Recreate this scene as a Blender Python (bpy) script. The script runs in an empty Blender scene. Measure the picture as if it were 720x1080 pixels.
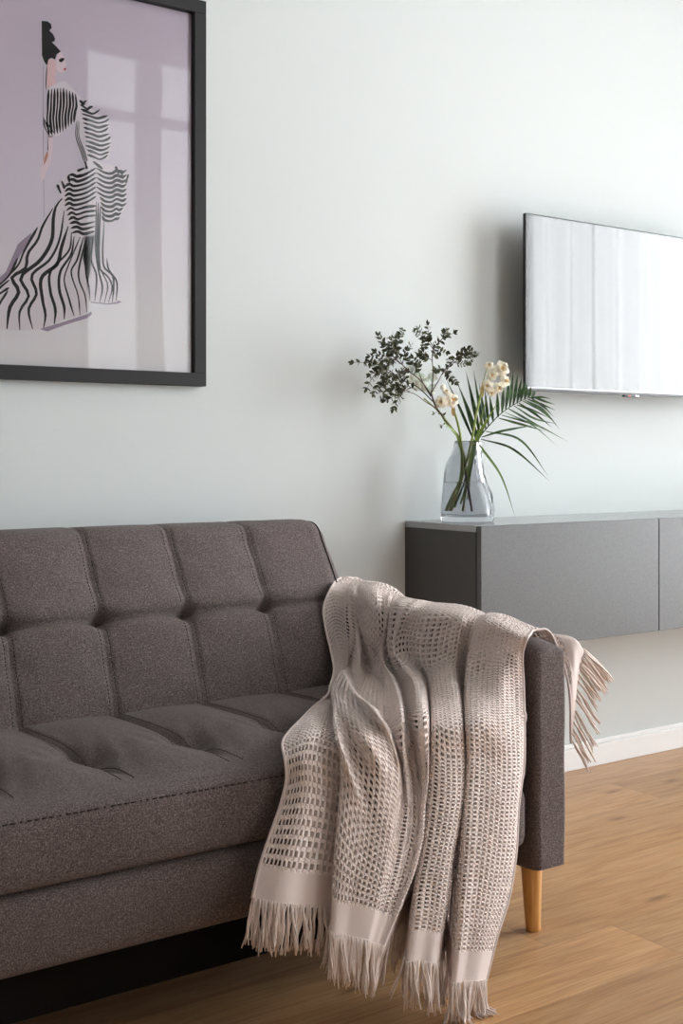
import bpy, bmesh, math, random
import numpy as np
from mathutils import Vector, Matrix
from mathutils.geometry import tessellate_polygon

S = bpy.context.scene
COL = S.collection
random.seed(7)
rng = np.random.default_rng(7)

# ------------------------------------------------------------------ camera
TH = math.radians(35.5); FP = 1290.0; HOR = 480.0
CAMX, CAMY, CAMZ = 0.0, -2.745, 1.0
cam_d = bpy.data.cameras.new('camera'); cam = bpy.data.objects.new('camera', cam_d); COL.objects.link(cam)
cam.location = (CAMX, CAMY, CAMZ); cam.rotation_euler = (math.pi/2, 0, -TH)
cam_d.sensor_fit = 'VERTICAL'; cam_d.sensor_height = 36; cam_d.sensor_width = 24
cam_d.lens = FP/1080*36; cam_d.shift_y = -(540-HOR)/1080
S.camera = cam

def ray(px, py):
    """direction per metre of depth for a measured point of the photograph"""
    a = (px-360)/FP; b = (HOR-py)/FP
    return np.array([math.sin(TH)+math.cos(TH)*a, math.cos(TH)-math.sin(TH)*a, b])
O = np.array([CAMX, CAMY, CAMZ])
def at_y(px, py, y):
    d = ray(px, py); return O + d*((y-O[1])/d[1])
def at_x(px, py, x):
    d = ray(px, py); return O + d*((x-O[0])/d[0])
def at_z(px, py, z):
    d = ray(px, py); return O + d*((z-O[2])/d[2])

# ------------------------------------------------------------------ helpers
def link(name, me, mat=None, parent=None):
    o = bpy.data.objects.new(name, me); COL.objects.link(o)
    if mat is not None:
        for m in (mat if isinstance(mat, (list, tuple)) else [mat]): me.materials.append(m)
    if parent is not None: o.parent = parent
    return o
def tag(o, label, cat, group=None):
    o['label'] = label; o['category'] = cat
    if group: o['group'] = group
    return o
def empty(name, loc, label, cat, group=None):
    o = bpy.data.objects.new(name, None); COL.objects.link(o); o.location = loc
    o.empty_display_size = 0.05
    return tag(o, label, cat, group)
def struct(o):
    o['kind'] = 'structure'; return o
def smooth(me):
    me.polygons.foreach_set('use_smooth', [True]*len(me.polygons))
def mesh_np(name, V, Fq, sm=True):
    """V (n,3), Fq (m,4) or (m,3)"""
    V = np.asarray(V, dtype=np.float32); Fq = np.asarray(Fq, dtype=np.int32)
    me = bpy.data.meshes.new(name); k = Fq.shape[1]; m = len(Fq)
    me.vertices.add(len(V)); me.vertices.foreach_set('co', V.ravel())
    me.loops.add(m*k); me.loops.foreach_set('vertex_index', Fq.ravel())
    me.polygons.add(m); me.polygons.foreach_set('loop_start', np.arange(m, dtype=np.int32)*k)
    me.polygons.foreach_set('use_smooth', np.full(m, sm))
    me.update(calc_edges=True); me.validate()
    return me
def bm_mesh(name, bm, sm=False):
    me = bpy.data.meshes.new(name); bm.normal_update(); bm.to_mesh(me); bm.free()
    if sm: smooth(me)
    return me
def add_box(bm, x0, x1, y0, y1, z0, z1, bev=0.0, seg=2):
    vs = [bm.verts.new(p) for p in ((x0,y0,z0),(x1,y0,z0),(x1,y1,z0),(x0,y1,z0),(x0,y0,z1),(x1,y0,z1),(x1,y1,z1),(x0,y1,z1))]
    fs = [bm.faces.new([vs[i] for i in f]) for f in ((0,3,2,1),(4,5,6,7),(0,1,5,4),(1,2,6,5),(2,3,7,6),(3,0,4,7))]
    if bev > 0:
        es = list({e for f in fs for e in f.edges})
        bmesh.ops.bevel(bm, geom=es, offset=bev, segments=seg, profile=0.5, affect='EDGES')
def box(name, mat, parent, x0, x1, y0, y1, z0, z1, bev=0.0, seg=2, origin=None):
    bm = bmesh.new(); add_box(bm, x0, x1, y0, y1, z0, z1, bev, seg)
    o = link(name, bm_mesh(name, bm), mat, parent)
    return o
def rebase(o, loc):
    """moves a top-level mesh's origin to loc"""
    o.data.transform(Matrix.Translation(-Vector(loc))); o.location = loc
def child_to(root, o):
    """parents o (built in world space) keeping place"""
    o.data.transform(Matrix.Translation(-root.matrix_basis.translation)) ; o.parent = root

class MB:
    """gathers tubes and ribbons into one mesh"""
    def __init__(self): self.V = []; self.F = []; self.n = 0; self.M = []
    def add(self, V, F, mi=0):
        V = np.asarray(V, float)
        self.V.append(V); 
        for f in F: self.F.append(tuple(int(i)+self.n for i in f)); self.M.append(mi)
        self.n += len(V)
    def tube(self, pts, r, sides=6, mi=0, cap=True):
        pts = np.asarray(pts, float); n = len(pts)
        r = np.broadcast_to(np.asarray(r, float), (n,))
        t = np.gradient(pts, axis=0); t /= (np.linalg.norm(t, axis=1, keepdims=True)+1e-12)
        ref = np.array([0, 0, 1.0]) if abs(t[0][2]) < .9 else np.array([1.0, 0, 0])
        a = np.cross(t[0], ref); a /= np.linalg.norm(a)
        V = []
        for i in range(n):
            a = a - t[i]*np.dot(a, t[i]); a /= (np.linalg.norm(a)+1e-12); b = np.cross(t[i], a)
            for k in range(sides):
                q = 2*math.pi*k/sides
                V.append(pts[i]+r[i]*(math.cos(q)*a+math.sin(q)*b))
        F = [(i*sides+k, i*sides+(k+1) % sides, (i+1)*sides+(k+1) % sides, (i+1)*sides+k) for i in range(n-1) for k in range(sides)]
        if cap:
            F.append(tuple(range(sides))[::-1]); F.append(tuple((n-1)*sides+k for k in range(sides)))
        self.add(V, F, mi)
    def ribbon(self, pts, w, nrm, fold=0.0, mi=0):
        """leaf blade: pts centre line, w half widths, nrm facing direction"""
        pts = np.asarray(pts, float); n = len(pts); w = np.broadcast_to(np.asarray(w, float), (n,))
        t = np.gradient(pts, axis=0); t /= (np.linalg.norm(t, axis=1, keepdims=True)+1e-12)
        nrm = np.asarray(nrm, float); V = []
        for i in range(n):
            s = np.cross(t[i], nrm); s /= (np.linalg.norm(s)+1e-9); nn = np.cross(s, t[i])
            V += [pts[i]-s*w[i]+nn*fold*w[i], pts[i], pts[i]+s*w[i]+nn*fold*w[i]]
        F = []
        for i in range(n-1):
            F += [(3*i, 3*i+1, 3*i+4, 3*i+3), (3*i+1, 3*i+2, 3*i+5, 3*i+4)]
        self.add(V, F, mi)
    def mesh(self, name, sm=True):
        me = bpy.data.meshes.new(name)
        me.from_pydata(np.concatenate(self.V).tolist(), [], self.F)
        me.polygons.foreach_set('material_index', self.M)
        if sm: smooth(me)
        me.update(); return me
    def build(self, name, mat, parent=None, sm=True):
        me = self.mesh(name, sm)
        if parent is not None: me.transform(Matrix.Translation(-parent.location))
        return link(name, me, mat, parent)

def spline(pts, n):
    """smooth resample of a polyline (catmull-rom), uniform arc length"""
    P = np.asarray(pts, float)
    if len(P) == 2:
        return P[0]+(P[1]-P[0])*np.linspace(0, 1, n)[:, None]
    d = np.r_[0, np.cumsum(np.linalg.norm(np.diff(P, axis=0), axis=1)+1e-9)]
    T = np.empty_like(P)
    T[1:-1] = (P[2:]-P[:-2])/(d[2:]-d[:-2])[:, None]
    T[0] = (P[1]-P[0])/(d[1]-d[0]); T[-1] = (P[-1]-P[-2])/(d[-1]-d[-2])
    def ev(x):
        i = np.clip(np.searchsorted(d, x, 'right')-1, 0, len(d)-2); h = d[i+1]-d[i]; s = ((x-d[i])/h)[:, None]; h = h[:, None]
        return (2*s**3-3*s**2+1)*P[i]+(s**3-2*s**2+s)*h*T[i]+(-2*s**3+3*s**2)*P[i+1]+(s**3-s**2)*h*T[i+1]
    fine = ev(np.linspace(0, d[-1], max(200, n*3)))
    L = np.r_[0, np.cumsum(np.linalg.norm(np.diff(fine, axis=0), axis=1))]
    x = np.linspace(0, L[-1], n)
    return np.stack([np.interp(x, L, fine[:, k]) for k in range(P.shape[1])], 1)

# ------------------------------------------------------------------ materials
def srgb(r, g, b):
    f = lambda c: (c/255/12.92) if c/255 <= .04045 else ((c/255+.055)/1.055)**2.4
    return (f(r), f(g), f(b), 1)
def mat(name, col, rough=.6, spec=.5, metal=0, **kw):
    m = bpy.data.materials.new(name); m.use_nodes = True
    b = m.node_tree.nodes['Principled BSDF']
    b.inputs['Base Color'].default_value = col; b.inputs['Roughness'].default_value = rough
    b.inputs['Specular IOR Level'].default_value = spec; b.inputs['Metallic'].default_value = metal
    for k, v in kw.items(): b.inputs[k].default_value = v
    return m
def N(m, t, **kw):
    n = m.node_tree.nodes.new(t)
    for k, v in kw.items():
        if k in n.inputs: n.inputs[k].default_value = v
        else: setattr(n, k, v)
    return n
def L(m, a, b): m.node_tree.links.new(a, b)
def bsdf(m): return m.node_tree.nodes['Principled BSDF']
def ramp(m, fac, stops):
    r = N(m, 'ShaderNodeValToRGB'); els = r.color_ramp.elements
    while len(els) < len(stops): els.new(.5)
    for e, (p, c) in zip(els, stops): e.position = p; e.color = c
    L(m, fac, r.inputs['Fac']); return r.outputs['Color']
def coords(m, scale=(1, 1, 1), kind='Object', rot=(0, 0, 0)):
    tc = N(m, 'ShaderNodeTexCoord'); mp = N(m, 'ShaderNodeMapping'); mp.inputs['Scale'].default_value = scale; mp.inputs['Rotation'].default_value = rot
    L(m, tc.outputs[kind], mp.inputs['Vector']); return mp.outputs['Vector']
def noise(m, vec, scale, detail=2, rough=.5, out='Fac'):
    n = N(m, 'ShaderNodeTexNoise'); n.inputs['Scale'].default_value = scale; n.inputs['Detail'].default_value = detail; n.inputs['Roughness'].default_value = rough
    L(m, vec, n.inputs['Vector']); return n.outputs[out]
def bump(m, h, strength=.3, dist=.001, nrm=None):
    b = N(m, 'ShaderNodeBump'); b.inputs['Strength'].default_value = strength; b.inputs['Distance'].default_value = dist
    L(m, h, b.inputs['Height'])
    if nrm is not None: L(m, nrm, b.inputs['Normal'])
    L(m, b.outputs['Normal'], bsdf(m).inputs['Normal']); return b.outputs['Normal']
def mixc(m, fac, a, b, mode='MIX'):
    x = N(m, 'ShaderNodeMix'); x.data_type = 'RGBA'; x.blend_type = mode
    for i, v in ((0, fac), (6, a), (7, b)):
        if hasattr(v, 'is_linked') or hasattr(v, 'links'): L(m, v, x.inputs[i])
        else: x.inputs[i].default_value = v
    return x.outputs[2]
def math_(m, op, a, b=None):
    x = N(m, 'ShaderNodeMath'); x.operation = op
    for i, v in ((0, a), (1, b)):
        if v is None: continue
        if hasattr(v, 'links'): L(m, v, x.inputs[i])
        else: x.inputs[i].default_value = v
    return x.outputs[0]

M = {}
# painted wall
m = M['wall'] = mat('wall paint', srgb(209, 214, 214), .75, .25)
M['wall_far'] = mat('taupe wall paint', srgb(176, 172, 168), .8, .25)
v = coords(m); bump(m, noise(m, v, 260, 3), .12, .001)
M['ceiling'] = mat('ceiling paint', srgb(215, 215, 213), .9, .2)
M['white'] = mat('white lacquer', srgb(240, 240, 240), .35, .5)
# sofa fabric : melange weave
m = M['sofa'] = mat('sofa weave', srgb(74, 68, 67), .95, .15)
v = coords(m)
n1 = noise(m, v, 380, 2, .7); n2 = noise(m, coords(m, (1, 1, .22)), 900, 2, .6); n3 = noise(m, coords(m, (.22, 1, 1)), 900, 2, .6); n4 = noise(m, v, 7, 2)
w = math_(m, 'ADD', math_(m, 'MULTIPLY', n2, .5), math_(m, 'MULTIPLY', n3, .5)); w = math_(m, 'ADD', math_(m, 'MULTIPLY', w, .6), math_(m, 'MULTIPLY', n1, .4))
c = ramp(m, w, [(.36, srgb(58, 51, 51)), (.5, srgb(99, 89, 88)), (.64, srgb(150, 137, 135))])
c = mixc(m, n4, c, srgb(84, 75, 74), 'MIX') if False else c
L(m, c, bsdf(m).inputs['Base Color']); bsdf(m).inputs['Sheen Weight'].default_value = .06; bsdf(m).inputs['Sheen Roughness'].default_value = .5
bump(m, w, .5, .0015)
M['piping'] = mat('dark piping', srgb(52, 48, 48), .9, .2)
M['thread'] = mat('stitching thread', srgb(56, 47, 45), .8, .2)
M['under'] = mat('underside shade cloth', srgb(22, 19, 18), .95, .1)
# light beech leg
m = M['beech'] = mat('lacquered beech', srgb(214, 160, 92), .35, .5)
v = coords(m, (40, 40, 3)); L(m, ramp(m, noise(m, v, 3, 4), [(.3, srgb(205, 146, 78)), (.7, srgb(224, 172, 104))]), bsdf(m).inputs['Base Color'])
# blanket
m = M['throw'] = mat('waffle cotton', srgb(210, 196, 190), .95, .12)
v = coords(m); bump(m, noise(m, v, 900, 2), .35, .001)
L(m, ramp(m, noise(m, v, 420, 2), [(.35, srgb(226, 213, 208)), (.65, srgb(240, 229, 224))]), bsdf(m).inputs['Base Color'])
bsdf(m).inputs['Sheen Weight'].default_value = .15
m = M['hem'] = mat('plain cotton hem', srgb(222, 208, 203), .95, .12)
v = coords(m); bump(m, noise(m, v, 1100, 2), .35, .001)
M['fringe'] = mat('cotton fringe', srgb(228, 213, 205), .95, .12)
# cabinet
m = M['cabinet'] = mat('graphite laminate', srgb(104, 104, 105), .42, .45)
v = coords(m); n = noise(m, v, 620, 2, .7)
L(m, ramp(m, n, [(.35, srgb(70, 70, 71)), (.65, srgb(96, 96, 97))]), bsdf(m).inputs['Base Color']); bump(m, n, .35, .0008)
M['cabinet_top_sheen'] = mat('graphite top with painted sheen', srgb(158, 160, 161), .2, .6)  # graphite lightened in colour to imitate the grazing reflection on the top
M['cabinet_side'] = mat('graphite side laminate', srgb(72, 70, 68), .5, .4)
M['black'] = mat('black plastic', srgb(24, 24, 25), .35, .5)
M['gap'] = mat('shadow gap profile', srgb(18, 18, 18), .6, .3)
m = M['screen'] = mat('switched-off glossy screen', (0.01, 0.01, 0.011, 1), .03, .5)
bsdf(m).inputs['IOR'].default_value = 1.72
M['silver'] = mat('brushed grey trim', srgb(150, 150, 152), .45, .5, .8)
M['dark_metal'] = mat('black steel', srgb(35, 35, 36), .45, .5, .6)
M['red'] = mat('red standby lens', srgb(190, 40, 40), .3)
m = M['frame'] = mat('black stained wood frame', srgb(32, 31, 32), .55, .3)
v = coords(m, (1, 1, 1)); bump(m, noise(m, v, 300, 3), .15, .001)
# thin clear sheets
def sheet(name, gloss, tint=(1, 1, 1, 1), rough=0.0):
    m = bpy.data.materials.new(name); m.use_nodes = True; nt = m.node_tree; nt.nodes.remove(bsdf(m)); out = nt.nodes['Material Output']
    tr = N(m, 'ShaderNodeBsdfTransparent'); tr.inputs[0].default_value = tint
    gl = N(m, 'ShaderNodeBsdfGlossy'); gl.inputs['Roughness'].default_value = rough
    fr = N(m, 'ShaderNodeFresnel'); fr.inputs['IOR'].default_value = gloss
    mx = N(m, 'ShaderNodeMixShader'); L(m, fr.outputs[0], mx.inputs[0]); L(m, tr.outputs[0], mx.inputs[1]); L(m, gl.outputs[0], mx.inputs[2]); L(m, mx.outputs[0], out.inputs['Surface'])
    return m
M['acrylic'] = sheet('clear acrylic glazing', 1.28, (1, 1, 1, 1), .015)
M['pane'] = sheet('window pane', 1.35)
# sheer curtain
m = M['sheer'] = bpy.data.materials.new('sheer voile'); m.use_nodes = True; m.node_tree.nodes.remove(bsdf(m))
tl = N(m, 'ShaderNodeBsdfTranslucent'); tl.inputs[0].default_value = (.9, .9, .89, 1)
df = N(m, 'ShaderNodeBsdfDiffuse'); df.inputs[0].default_value = (.85, .85, .84, 1)
tr = N(m, 'ShaderNodeBsdfTransparent')
a = N(m, 'ShaderNodeMixShader'); a.inputs[0].default_value = .15; L(m, tl.outputs[0], a.inputs[1]); L(m, df.outputs[0], a.inputs[2])
b = N(m, 'ShaderNodeMixShader'); b.inputs[0].default_value = .5; L(m, a.outputs[0], b.inputs[1]); L(m, tr.outputs[0], b.inputs[2])
L(m, b.outputs[0], m.node_tree.nodes['Material Output'].inputs['Surface'])
# vase glass, water
M['glass'] = mat('smoke grey glass', (.70, .71, .73, 1), .01, .5, 0, **{'Transmission Weight': 1.0, 'IOR': 1.46})
M['water'] = mat('water', (.97, .98, .98, 1), 0, .5, 0, **{'Transmission Weight': 1.0, 'IOR': 1.33})
# plants
M['bark'] = mat('thin brown twig', srgb(66, 50, 42), .8)
m = M['leaf'] = mat('small dark leaves', srgb(62, 68, 46), .5, .4)
v = coords(m); L(m, ramp(m, noise(m, v, 60, 1), [(.35, srgb(44, 50, 34)), (.65, srgb(92, 98, 70))]), bsdf(m).inputs['Base Color'])
m = M['palm'] = mat('palm leaf', srgb(52, 84, 48), .45, .4)
v = coords(m); L(m, ramp(m, noise(m, v, 40, 1), [(.35, srgb(40, 68, 42)), (.65, srgb(80, 110, 66))]), bsdf(m).inputs['Base Color'])
M['stalk'] = mat('fresh green stalk', srgb(128, 152, 72), .5, .4, **{'Subsurface Weight': .1})
M['blade'] = mat('long green blade', srgb(86, 116, 50), .5, .4)
m = M['petal'] = mat('cream petal', srgb(253, 247, 230), .6, .3, **{'Subsurface Weight': .1})
bsdf(m).inputs['Subsurface Radius'].default_value = (.006, .005, .003); bsdf(m).inputs['Subsurface Scale'].default_value = .5
M['corona'] = mat('orange flower centre', srgb(248, 214, 150), .6, .3)
M['white_petal'] = mat('white petal', srgb(246, 248, 238), .6, .3, **{'Subsurface Weight': .2})
M['sheath'] = mat('papery sheath', srgb(196, 176, 120), .7)
# floor
m = M['floor'] = mat('oak laminate', srgb(190, 150, 110), .38, .45)
tc = N(m, 'ShaderNodeTexCoord'); sx = N(m, 'ShaderNodeSeparateXYZ'); L(m, tc.outputs['Object'], sx.inputs[0])
X, Y = sx.outputs['X'], sx.outputs['Y']
row = math_(m, 'FLOOR', math_(m, 'DIVIDE', Y, .192))
off = math_(m, 'MULTIPLY', math_(m, 'FRACT', math_(m, 'MULTIPLY', math_(m, 'SINE', math_(m, 'MULTIPLY', row, 12.9898)), 43758.5)), 1.38)
xs = math_(m, 'ADD', X, off); colm = math_(m, 'FLOOR', math_(m, 'DIVIDE', xs, 1.38))
idn = math_(m, 'ADD', math_(m, 'MULTIPLY', row, 7.31), math_(m, 'MULTIPLY', colm, 3.77))
wn = N(m, 'ShaderNodeTexWhiteNoise'); wn.noise_dimensions = '1D'; L(m, idn, wn.inputs['W'])
cv = N(m, 'ShaderNodeCombineXYZ'); L(m, X, cv.inputs[0]); L(m, Y, cv.inputs[1]); L(m, math_(m, 'MULTIPLY', idn, 1.7), cv.inputs[2])
mp = N(m, 'ShaderNodeMapping'); mp.inputs['Scale'].default_value = (1.6, 16, 1); L(m, cv.outputs[0], mp.inputs['Vector'])
g1 = N(m, 'ShaderNodeTexNoise'); g1.inputs['Scale'].default_value = 1.6; g1.inputs['Detail'].default_value = 7; g1.inputs['Roughness'].default_value = .62; g1.inputs['Distortion'].default_value = 1.1; L(m, mp.outputs[0], g1.inputs['Vector'])
mp2 = N(m, 'ShaderNodeMapping'); mp2.inputs['Scale'].default_value = (5, 190, 1); L(m, cv.outputs[0], mp2.inputs['Vector'])
g2 = N(m, 'ShaderNodeTexNoise'); g2.inputs['Scale'].default_value = 1.5; g2.inputs['Detail'].default_value = 4; L(m, mp2.outputs[0], g2.inputs['Vector'])
base = ramp(m, g1.outputs['Fac'], [(.25, srgb(168, 122, 80)), (.45, srgb(194, 149, 104)), (.6, srgb(203, 161, 117)), (.78, srgb(182, 137, 92))])
fine = ramp(m, g2.outputs['Fac'], [(.36, (.70, .66, .62, 1)), (.58, (1, 1, 1, 1))])
c = mixc(m, .75, base, fine, 'MULTIPLY')
tone = ramp(m, wn.outputs['Value'], [(0, (.86, .85, .84, 1)), (1, (1.06, 1.05, 1.04, 1))]); c = mixc(m, 1.0, c, tone, 'MULTIPLY')
# knots
mpk = N(m, 'ShaderNodeMapping'); mpk.inputs['Scale'].default_value = (2.2, 7, 1); L(m, cv.outputs[0], mpk.inputs['Vector'])
vo = N(m, 'ShaderNodeTexVoronoi'); vo.inputs['Scale'].default_value = 1.0; L(m, mpk.outputs[0], vo.inputs['Vector'])
kn = ramp(m, math_(m, 'ADD', vo.outputs['Distance'], math_(m, 'MULTIPLY', g1.outputs['Fac'], .12)), [(.08, (.45, .40, .38, 1)), (.17, (1, 1, 1, 1))]); c = mixc(m, .85, c, kn, 'MULTIPLY')
# seams
fy = math_(m, 'FRACT', math_(m, 'DIVIDE', Y, .192)); fx = math_(m, 'FRACT', math_(m, 'DIVIDE', xs, 1.38))
sy = math_(m, 'LESS_THAN', fy, .008); sxm = math_(m, 'LESS_THAN', fx, .0014); sm_ = math_(m, 'MAXIMUM', sy, sxm)
c = mixc(m, math_(m, 'MULTIPLY', sm_, .45), c, srgb(84, 58, 40)); L(m, c, bsdf(m).inputs['Base Color'])
hgt = math_(m, 'SUBTRACT', math_(m, 'MULTIPLY', g2.outputs['Fac'], .25), sm_); bump(m, hgt, .2, .001)

# ------------------------------------------------------------------ room
XL, XR, YF, H = -2.0, 5.2, -3.45, 3.5
WT = .22
struct(box('floor', M['floor'], None, XL-WT, XR+WT, YF-WT, WT, -.12, 0))
struct(box('ceiling', M['ceiling'], None, XL-WT, XR+WT, YF-WT, WT, H, H+.15))
struct(box('wall_back', M['wall'], None, XL-WT, XR+WT, 0, WT, 0, H))
struct(box('wall_left', M['wall_far'], None, XL-WT, XL, YF, 0, 0, H))
# right wall with a tall window; front wall with a broad window
RW = (-2.98, -.70, .06, 2.95)          # y0 y1 z0 z1
FW = (2.70, 3.80, 1.3, 3.30)            # x0 x1 z0 z1
bm = bmesh.new(); y0, y1, z0, z1 = RW
add_box(bm, XR, XR+WT, YF, y0, 0, H); add_box(bm, XR, XR+WT, y1, 0, 0, H); add_box(bm, XR, XR+WT, y0, y1, 0, z0); add_box(bm, XR, XR+WT, y0, y1, z1, H)
struct(link('wall_right', bm_mesh('wall_right', bm), M['wall']))
bm = bmesh.new(); x0, x1, z0, z1 = FW
for a, b in ((XL-WT, x0), (x1, XR+WT)): add_box(bm, a, b, YF-WT, YF, 0, H)
for a, b in ((x0, x1),):
    add_box(bm, a, b, YF-WT, YF, 0, z0); add_box(bm, a, b, YF-WT, YF, z1, H)
struct(link('wall_front', bm_mesh('wall_front', bm), M['wall_far']))
def window(name, axis, a0, a1, z0, z1, pos, mullions, transoms):
    bm = bmesh.new(); w = .06; d0, d1 = pos-.035, pos+.035
    def b(p0, p1, q0, q1):
        if axis == 'x': add_box(bm, p0, p1, d0, d1, q0, q1, .006)
        else: add_box(bm, d0, d1, p0, p1, q0, q1, .006)
    b(a0, a0+w, z0, z1); b(a1-w, a1, z0, z1); b(a0+w, a1-w, z0, z0+w); b(a0+w, a1-w, z1-w, z1)
    for mx, ww in mullions: b(mx-ww/2, mx+ww/2, z0+w, z1-w)
    for tz in transoms:
        xs_ = [a0+w]+[q for mx, ww in mullions for q in (mx-ww/2, mx+ww/2)]+[a1-w]
        for i in range(0, len(xs_), 2): b(xs_[i], xs_[i+1], tz-.025, tz+.025)
    f = struct(link(name, bm_mesh(name, bm), M['white']))
    bm = bmesh.new()
    if axis == 'x': add_box(bm, a0+w*.5, a1-w*.5, pos-.004, pos+.004, z0+w*.5, z1-w*.5)
    else: add_box(bm, pos-.004, pos+.004, a0+w*.5, a1-w*.5, z0+w*.5, z1-w*.5)
    link('pane', bm_mesh('pane', bm), M['pane'], f)
    return f
window('window_1', 'y', RW[0], RW[1], RW[2], RW[3], XR+.12, [(-1.2, .07)], [])
window('window_2', 'x', FW[0], FW[1], FW[2], FW[3], YF-.12, [(3.15, .145)], [2.90])
def baseboard(name, x0, x1, y0, y1):
    bm = bmesh.new(); add_box(bm, x0, x1, y0, y1, 0, .068, .002); 
    cx0, cx1, cy0, cy1 = x0, x1, y0, y1
    if y1 == 0: cy0 = -.009
    elif y0 == YF: cy1 = YF+.009
    elif x1 == XR: cx0 = XR-.009
    else: cx1 = XL+.009
    add_box(bm, cx0, cx1, cy0, cy1, .068, .082, .003)
    return struct(link(name, bm_mesh(name, bm), M['white']))
baseboard('baseboard_back', XL+.016, XR-.016, -.016, 0)
baseboard('baseboard_right', XR-.016, XR, YF, 0)
baseboard('baseboard_left', XL, XL+.016, YF, 0)
baseboard('baseboard_front', XL+.016, XR-.016, YF, YF+.016)

# sheer curtain before the right-hand window
def curtain():
    ny, nz = 420, 14; yy = np.linspace(-3.12, -.55, ny)
    ph = np.cumsum(rng.uniform(.55, 1.5, ny))*.21
    amp = .036+.020*np.sin(yy*5.1)
    V = []
    for k in range(nz):
        z = .015+(3.0-.015)*k/(nz-1); f = 1.0-.25*k/(nz-1)
        V.append(np.stack([XR-.14+f*amp*np.sin(ph)+.006*np.sin(ph*.37+k*.3), yy, np.full(ny, z)], 1))
    V = np.concatenate(V); F = [(k*ny+i, k*ny+i+1, (k+1)*ny+i+1, (k+1)*ny+i) for k in range(nz-1) for i in range(ny-1)]
    me = mesh_np('fabric', V, F); me.transform(Matrix.Translation((-(XR-.14), 1.8, 0)))
    root = empty('sheer_curtain', (XR-.14, -1.8, 0), 'white sheer curtain hanging in pleats before the tall window', 'curtain')
    link('fabric', me, M['sheer'], root)
    mb = MB(); mb.tube([(XR-.14, -3.25, 3.02), (XR-.14, -.42, 3.02)], .012, 12); mb.build('rail', M['white'], root)
    for y in (-3.1, -.56):
        mb = MB(); mb.tube([(XR-.14, y, 3.02), (XR, y, 3.02)], .009, 8); mb.build('bracket', M['white'], root)
curtain()

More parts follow.
